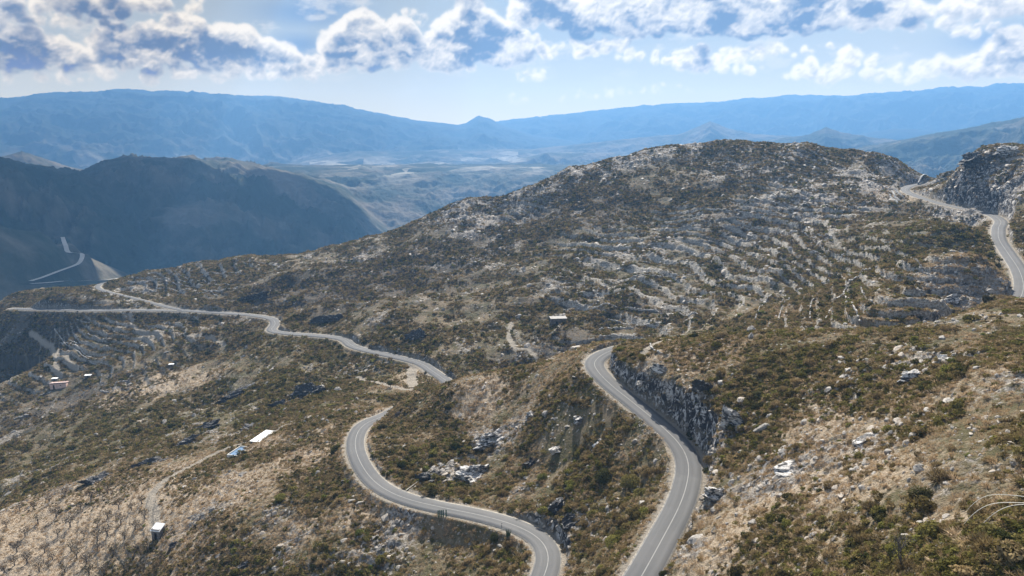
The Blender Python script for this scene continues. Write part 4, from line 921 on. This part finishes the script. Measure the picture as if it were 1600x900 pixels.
for i, (u, v) in enumerate(OAKS):
    p = hit(u, v)
    if p is None: continue
    k = i % 2; o = OK_[k] if first[k] else copy_tree(OK_[k]); first[k] = False; o.location = tuple(p); o.rotation_euler = (0,0,rng.uniform(0,6.28)); s = rng.uniform(.8, 1.3); o.scale = (s,s,s*rng.uniform(.8,1.1))
    tag(o, 'small dark rounded tree dotted over the middle hillsides', 'tree', 'small dark trees on the middle hillsides')

# dry stone walls
WALLM = M_simple('dry_stone', (.20,.185,.165), (.48,.45,.41), .9, .85, .25, .15)
WALLS = {'right': [[(1085,322),(1150,318),(1220,316),(1265,318)],[(1080,333),(1140,330),(1200,332),(1250,328)],[(1095,346),(1160,342),(1230,340),(1285,341)],[(1060,359),(1130,355),(1200,356)],[(1210,321),(1238,328)],[(1140,312),(1250,312)],[(1090,378),(1180,374)],[(1260,396),(1330,402)],[(1230,368),(1300,372)]],
 'middle': [[(930,373),(985,368),(1000,378),(1005,392)],[(780,328),(830,335),(878,341)],[(1080,400),(1180,396)],[(980,410),(1060,408),(1120,415)],[(1010,430),(1090,428)],[(900,472),(960,478),(1030,488),(1090,492)],[(910,455),(980,440),(1060,436)],[(950,500),(1030,505)],[(880,486),(950,470),(1000,466)],[(930,515),(990,514)]],
 'curved': [[(1215,505),(1222,480),(1240,465)],[(1265,500),(1270,470),(1300,452)],[(1250,450),(1290,440),(1330,436)],[(1340,495),(1318,462),(1330,440),(1360,422)],[(1400,410),(1440,425),(1480,440)],[(1290,500),(1300,480),(1320,462)],[(1370,480),(1350,462),(1345,450)],[(1180,500),(1190,480),(1200,465)]],
 'end': [[(240,432),(300,438),(340,440)],[(225,445),(270,443),(360,447)],[(205,455),(280,457),(340,463)],[(290,464),(345,456),(372,450)],[(275,428),(370,428)],[(250,420),(300,416)],[(380,412),(440,406)],[(200,440),(245,437)]],
 'lower': [[(85,515),(115,535),(150,545)],[(95,535),(130,552),(165,560)],[(110,548),(140,565),(170,572)],[(135,520),(160,532),(185,530)],[(120,500),(150,508)],[(60,620),(80,612)],[(20,655),(45,650)],[(180,600),(230,575)],[(150,620),(175,612)]]}
WLAB = {'right': 'low pale stone terrace wall running level under the stony top of big hill', 'middle': 'low pale stone terrace wall crossing the dark middle hillside', 'curved': 'pale curving stone terrace wall in the green fold right of centre',
        'end': 'pale stone terrace wall on the low left end of the big hill', 'lower': 'short pale stone terrace wall on the shaded lower left slope'}
def wall(pts, label, grp, hh=.9, th=.7, m=None, name='stone_wall', gaps=True):
    H = [hit(*p) for p in pts]; H = [h for h in H if h is not None]
    if len(H) < 2: return
    Q = spline(H, .9); c = Q[0].copy(); V = []; Fc = []; gp = fbm(np.arange(len(Q))*.14, np.zeros(len(Q)), len(pts)+int(pts[0][0]), 3)
    zz = hgt(Q[:,0], Q[:,1])
    for i in range(len(Q)-1):
        low = .3 if gaps and gp[i] < .44 else 1.0
        d = Q[i+1]-Q[i]; L = np.linalg.norm(d[:2]); a = math.atan2(d[1], d[0]); mid = (Q[i]+Q[i+1])/2-c; mid[2] = (zz[i]+zz[i+1])/2-c[2]; h_ = hh*(.7+.6*rng.random())*(.6+.8*gp[i] if gaps else 1)*low
        boxv(V, Fc, mid+np.array([0,0,h_/2-.35]), (L*1.02, th*rng.uniform(.8,1.3), h_+.7), a+rng.normal(0,.08), .09 if gaps else .02)
    o = mk_obj(name, V, Fc, m or WALLM); o.location = tuple(c); tag(o, label, 'wall', grp); return o
for k, L in WALLS.items():
    for pts in L: wall(pts, WLAB[k], WLAB[k].replace('wall', 'walls'), hh=.8 if k != 'right' else 1.0, th=.3 if k == 'curved' else .45)
wall([(1016,538),(1018,545),(1028,551),(1045,554)], 'low ring wall round a flat patch of dry grass above the cutting', None, .45, .4)
wall([(936,530),(945,525),(958,526),(972,529)], 'short broken stone wall at the head of the upper road bend', None, 1.2, .6)
CONC = M_simple('weathered_concrete', (.42,.40,.37), (.66,.64,.60), 1.2, .8)
SHADEC = M_simple('shaded_concrete', (.07,.07,.075), (.16,.16,.165), 1.0, .9)  # parapet body: shade of its near side put into the concrete colour
# stepped concrete retaining edges below the bend
for i, off in enumerate((0, 5, 9)):
    wall([(1399-off,296+off),(1403-off,303+off),(1411-off,309+off)], ['topmost pale concrete kerb wall on the outside of the far right bend','middle pale concrete step under the far right bend','lowest pale concrete step under the far right bend'][i], None, 1.0, .8, CONC, 'retaining_wall', False)
# parapet on the inner side
def parapet():
    Q = [PZ(u, v, z) for u, v, z in [(1434,290,-45.2),(1442,285,-44.6),(1456,279,-43.2),(1468,275,-42)]]; H = [np.array([q[0], q[1], hgt(q[0], q[1])[0]]) for q in Q]
    c = H[0].copy(); root = empty('parapet', c, 0, 'dark low parapet with a pale coping on the inside of far right bend', 'parapet'); V = []; Fc = []; V2 = []; F2 = []
    Q = spline(H, 1.5)
    for i in range(len(Q)-1):
        d = Q[i+1]-Q[i]; L = np.linalg.norm(d[:2]); a = math.atan2(d[1], d[0]); m_ = (Q[i]+Q[i+1])/2-c
        boxv(V, Fc, m_+np.array([0,0,.6]), (L*1.03,.6,2.6), a); boxv(V2, F2, m_+np.array([0,0,2.0]), (L*1.02,.95,.22), a)
    mk_obj('wall_body', V, Fc, SHADEC, root); mk_obj('coping', V2, F2, CONC, root)
parapet()

# crags
def crag(u, v, sx, sy, sz, rz, label, seed, m=CRAG, dz=0.0, name='rock_outcrop'):
    p = at(u, v, dz); 
    for _ in range(30):
        e0 = attr_at(EDGE, p[:1], p[1:2])[0]
        if e0 > max(sx, sy)*1.0+1: break
        g = [attr_at(EDGE, p[:1]+ddx, p[1:2]+ddy)[0]-e0 for ddx, ddy in ((1.,0),(0,1.))]; gl = math.hypot(*g)
        if gl < 1e-3 or gl > 5: break
        p[0] += g[0]/gl; p[1] += g[1]/gl
    p[2] = hgt(p[0], p[1])[0]+dz
    o = rock_mesh(name, seed, 5, sx, sy, sz, .75, 12, m, None, True); o.location = tuple(p); o.rotation_euler = (rng.normal(0,.1), rng.normal(-.15,.1), rz); tag(o, label, 'rock outcrop')
    P_ = np.array([q.co[:] for q in o.data.vertices]); n = fbm(P_[:,0]*.8+seed, P_[:,2]*1.6+P_[:,1]*.8, seed, 5, .6, True)-.5; P_ *= (1+.38*n)[:,None]; o.data.vertices.foreach_set('co', P_.astype(np.float32).ravel()); o.data.update(); return o
CR = [(488,612,9,5,5,.5,'large black crag with a pale top in the gully left of the road junction'),(150,752,7,4,3.2,.4,'dark crag with a shaded face on the far slope at left'),(238,722,9,4,3,.5,'long dark rocky ledge above the orchard track'),
 (322,668,8,4,3.5,.5,'dark rounded crag left of the white roof'),(395,668,7,4,3.2,.5,'dark crag directly above the white roof'),(380,612,16,4,4,.55,'long shadowed cliff band on the far side of the gully'),(285,695,8,3,2.5,.5,'low dark ledge between the orchard track and the gully'),
 (440,632,9,3.5,3,.5,'narrow dark ledge left of the large black crag'),(740,745,7,4.5,4.5,.3,'pale grey crag face standing over the lower road'),(668,748,6,4,4,.4,'pale rock face with dark overhang beside the lower road bend'),
 (775,685,6,3.5,3.2,.4,'streaked blue grey crag halfway between the roads'),(893,815,3,2,3,.9,'dark crag on the inside of the last lower road bend'),(872,795,3,2,2.4,.9,'small dark crag above the last lower road bend'),
 (1085,640,4.5,2.5,4.5,-.9,'black rock buttress in the middle of the upper road cutting'),(1130,668,4.5,3,5,-.9,'pale streaked rock rib at the near end of the upper road cutting'),(1022,595,3,2,2.5,-.9,'broken pale rocks at the far end of the upper road cutting'),
 (1125,775,4,2.5,2,-.9,'grey rock lump on the outer verge of the upper road'),(378,885,2.6,1.8,1.6,.4,'black rock with a white top at the bottom of tan slope'),(272,852,2.2,1.4,1.6,.9,'black and white banded rock beside the small shed'),
 (632,543,13,4,7,-.25,'largest dark cliff above the valley road bend'),(500,516,17,4,5,-.1,'long dark cliff band above the middle of the valley road'),(365,477,18,4,5.5,-.1,'long dark cliff band above the valley road junction'),(905,655,3,2,1.5,.8,'small pale crag high on the slope left of the upper road'),(872,700,3.4,2,1.6,.6,'small pale crag in the middle of the slope between the roads'),(935,690,2.6,1.8,1.4,.9,'small pale crag close left of the upper road straight'),(830,650,3.2,2,1.5,.5,'small pale crag under the crest left of the upper road'),(830,720,3,2,1.5,.5,'small dark crag in the slope above the lower road'),(1525,245,12,7,5,.2,'dark layered crag at the top of the right hand knoll'),(1575,236,8,5,3,.2,'pale topped crag along the crest of the right hand knoll'),
 (1430,590,3.5,2.2,1.5,.5,'grey boulder pile halfway up the brown right slope'),(1480,560,3.5,2.2,1.4,.5,'pale boulder pile under the right hand road'),(1350,690,4,2.5,.8,.5,'low pale slab outcrop in the middle of the right slope'),(1230,730,3.5,2.4,.8,.5,'low pale slab outcrop just right of the upper road bend'),
 (1485,465,4,2.5,2,.5,'grey block outcrop left of the tan patch by the right hand road'),(715,318,8,5,4,.3,'pale rocky knob on the descending skyline of the big hill')]
for i, c in enumerate(CR): crag(*c[:6], c[6], 500+i, m=CRAG_SHADED if any(k in c[6] for k in ('dark', 'black', 'shadowed')) else CRAG, dz=-.25*c[4])

# buildings
ROOFG = M_simple('grey_slab_roof', (.20,.19,.17), (.32,.30,.28), .8, .85); RUB = M_simple('rubble_masonry', (.10,.09,.085), (.24,.22,.20), 1.5, .9, .1, .1); WHITE = M_simple('white_painted_roof', (.74,.73,.70), (.88,.87,.85), .6, .6)
PINK = M_simple('pink_render', (.50,.34,.28), (.66,.48,.41), .8, .9); DARKIN = M_simple('dark_doorway', (.02,.02,.02), (.035,.03,.03), 1); SLAB = M_simple('pale_concrete_slab', (.45,.42,.37), (.68,.65,.60), .8, .85)
def house(name, u, v, sx, sy, h, rz, label, wm, rm, door=(0,.9,1.9), slope=.0, over=.25, wins=(), dz=0.0):
    p = at(u, v, dz); root = empty(name, p, rz, label, name.replace('_', ' ')); V = []; Fc = []; t = .35
    # walls with a real door opening in the front
    dx, dw, dh = door; x0, x1 = -sx/2, sx/2
    boxv(V, Fc, (((x0+dx-dw/2)/2), -sy/2+t/2, h/2-.6), (dx-dw/2-x0, t, h+1.2)); boxv(V, Fc, ((x1+dx+dw/2)/2, -sy/2+t/2, h/2-.6), (x1-dx-dw/2, t, h+1.2)); boxv(V, Fc, (dx, -sy/2+t/2+.002, (dh+h)/2), (dw, t, h-dh))
    boxv(V, Fc, (0, sy/2-t/2, h/2-.6), (sx, t, h+1.2)); boxv(V, Fc, (x0+t/2+.003, 0, h/2-.6), (t, sy-2*t, h+1.2)); boxv(V, Fc, (x1-t/2-.003, 0, h/2-.6), (t, sy-2*t, h+1.2)); mk_obj('wall', V, Fc, wm, root)
    V = []; Fc = []; boxv(V, Fc, (0,0,h+.12), (sx+2*over, sy+2*over, .22)); r_ = mk_obj('roof', V, Fc, rm, root)
    for q in r_.data.vertices: q.co.z += slope*q.co.y
    V = []; Fc = []; boxv(V, Fc, (dx, -sy/2+t*.7, dh/2), (dw-.04, .06, dh)); mk_obj('door', V, Fc, DARKIN, root)
    for wx, wz in wins:
        V = []; Fc = []; boxv(V, Fc, (wx, -sy/2-.02, wz), (.7,.06,.6)); mk_obj('window', V, Fc, DARKIN, root)
    return root
house('stone_hut', 872, 506, 8.2, 4.6, 3.3, .12, 'flat roofed dark stone hut alone on the terraces below big hill', RUB, ROOFG, (-1.2,1.0,2.0), over=.3, wins=((2.1,1.5),))
house('garden_shed', 248, 838, 2.9, 2.7, 3.0, -.2, 'tiny dark shed with a square white roof beside the orchard track', RUB, WHITE, (0,.9,1.9), slope=.35, over=.2)
def quad_frame(c4, zoff):
    g = at(sum(c[0] for c in c4)/4, sum(c[1] for c in c4)/4); z = g[2]+zoff; q = [PZ(u, v, z) for u, v in c4]
    c = sum(q)/4; ax = (q[1]+q[2]-q[0]-q[3])/2; bx = (q[2]+q[3]-q[0]-q[1])/2
    return c, np.linalg.norm(ax[:2]), np.linalg.norm(bx[:2]), math.atan2(ax[1], ax[0]), g
c_, L_, W_, a_, g_ = quad_frame([(392,689),(417,672),(429,675),(403,693)], 1.3)
root = empty('farm_building', (c_[0], c_[1], g_[2]), a_, 'long low farm building with a bright white flat roof', 'farm building'); V = []; Fc = []
for cc_, s_ in (((0,-W_/2+.3,.2),(L_-.6,.3,2.4)),((0,W_/2-.3,.2),(L_-.6,.3,2.4)),((-L_/2+.45,0,.2),(.3,W_-.9,2.4)),((L_/2-.45,0,.2),(.3,W_-.9,2.4))): boxv(V, Fc, cc_, s_)
mk_obj('wall', V, Fc, RUB, root); V = []; Fc = []; boxv(V, Fc, (0,0,1.5), (L_, W_, .18)); mk_obj('roof', V, Fc, WHITE, root)
house('ruined_cottage', 93, 604, 9.5, 5.0, 2.6, .25, 'small pale pink ruined cottage on the shaded left slope', PINK, M_simple('pale_pink_roof', (.62,.45,.40), (.78,.62,.56), 1), (-2.5,1.0,2.0), slope=-.25, wins=((1.5,1.5),))
house('white_outbuilding', 138, 589, 3.6, 2.0, 1.2, .2, 'tiny white roofed outbuilding right of the pink cottage', RUB, WHITE, (0,.7,1.0), over=.2)
house('white_outbuilding', 86, 594, 3.4, 1.8, 1.2, .1, 'tiny white roofed outbuilding just above the pink cottage', RUB, WHITE, (0,.7,1.0), over=.2)
house('white_outbuilding', 268, 572, 2.8, 1.8, 1.2, .2, 'solitary tiny white roofed shelter in the tan hollow', RUB, WHITE, (0,.7,1.0), over=.2)
# open water tank by the farm building
c_, L_, W_, a_, g_ = quad_frame([(355,711),(377,698),(389,700),(371,714)], .4)
root = empty('water_tank', (c_[0], c_[1], g_[2]), a_, 'open concrete water tank with blue water below the white roof', 'water tank'); V = []; Fc = []
for cc_, s_ in (((0,-W_/2,.0),(L_+.3,.3,1.6)),((0,W_/2,.0),(L_+.3,.3,1.6)),((-L_/2,0,.0),(.28,W_-.3,1.6)),((L_/2,0,.0),(.28,W_-.3,1.6))): boxv(V, Fc, cc_, s_)
mk_obj('basin_wall', V, Fc, SLAB, root); V = []; Fc = []; boxv(V, Fc, (0,0,.42), (L_-.3,W_-.3,.1)); mk_obj('water', V, Fc, M_simple('tank_water', (.10,.16,.24), (.16,.23,.32), .3, .12, .6, .002), root)
# pale yard beside the building
# roadside posts and the marker
POST = M_simple('dark_post_paint', (.03,.035,.03), (.06,.065,.055), 3); GRP = M_simple('dark_green_board', (.03,.075,.055), (.06,.12,.09), 2, .6)
def post(u, v, label):
    p = at(u, v); root = empty('road_marker_post', p, 0, label, 'post', None); V = []; Fc = []; boxv(V, Fc, (0,0,.45), (.13,.10,1.5)); boxv(V, Fc, (0,0,1.24), (.16,.13,.12)); mk_obj('post', V, Fc, POST, root)
    V = []; Fc = []; boxv(V, Fc, (0,-.058,1.0), (.09,.02,.2)); mk_obj('reflector', V, Fc, WHITE, root)
post(559.5, 759, 'small dark post on the left verge of the lower road bend'); post(784, 825, 'small dark post on the near verge before the last lower road bend')
p = at(691, 808); root = empty('slatted_marker', p, .15, 'row of five narrow dark green upright boards beside the lower road', 'marker')
for i, x_ in enumerate((-1.05,-.6,-.15,.3,1.05)):
    V = []; Fc = []; boxv(V, Fc, (x_,0,.95), (.30,.05,2.1+.1*(i % 2))); boxv(V, Fc, (x_,.05,.6), (.08,.05,2.2)); mk_obj('board', V, Fc, GRP, root)
V = []; Fc = []; boxv(V, Fc, (-.37,.09,.5), (1.7,.04,.1)); boxv(V, Fc, (-.37,.09,1.5), (1.7,.04,.1)); mk_obj('rail', V, Fc, POST, root)
# agave like clump
p = at(794, 838); root = empty('agave_clump', p, 0, 'stiff dark green spiky clump on the near verge next to the small post', 'plant'); V = []; Fc = []
for i in range(26):
    a = rng.uniform(0, 6.28); q = rng.uniform(.1,.6); ht = rng.uniform(.9, 2.2); tube(V, Fc, [(q*math.cos(a)*.8, q*math.sin(a)*.5, -.1), (q*math.cos(a), q*math.sin(a)*.6, ht*.55), (q*1.5*math.cos(a), q*1.1*math.sin(a), ht)], .10, .015, 4)
mk_obj('blade', V, Fc, M_simple('agave_green', (.045,.07,.035), (.09,.12,.06), 2), root)

# cloud banks overhead, out of the picture, that keep the valley on the left in shade
def cloud(cx, cy, cz, rx, ry, rz_, seed):
    bm = bmesh.new(); bmesh.ops.create_icosphere(bm, subdivisions=5, radius=1); P_ = np.array([v.co[:] for v in bm.verts])
    n = fbm(P_[:,0]*2.2+seed, P_[:,1]*2.2+P_[:,2]*3, seed, 5, .55, True); P_ = P_*(.55+.85*n)[:,None]; P_[:,2] = np.where(P_[:,2] < 0, P_[:,2]*.35, P_[:,2]); P_ = P_*np.array([rx, ry, rz_])+np.array([cx, cy, cz])
    for v, q in zip(bm.verts, P_): v.co = q
    me = bpy.data.meshes.new('cloud_bank'); bm.to_mesh(me); bm.free(); me.materials.append(CLM); me.polygons.foreach_set('use_smooth', [True]*len(me.polygons)); o = bpy.data.objects.new('cloud_bank', me); COL.objects.link(o); tag(o, kind='stuff')
CLM = M_simple('cloud_white', (.85,.86,.88), (.92,.93,.94), .002, 1, 0, 0)
def shade(gx_, gy_, gz, rx, ry, seed, top=1750):
    k = (top-gz)/sv.z; cloud(gx_+sv.x*k, gy_+sv.y*k, top, rx, ry, 260, seed)
shade(-1500, 2100, -330, 400, 300, 1, 1400); shade(-820, 1850, -380, 330, 200, 5, 1400); shade(-600, 2550, -330, 300, 220, 2, 1400); shade(-1950, 2700, -250, 380, 260, 3, 1500); shade(-1250, 1480, -330, 300, 170, 6, 1400)
shade(-1050, 1130, -300, 330, 260, 4, 1500)
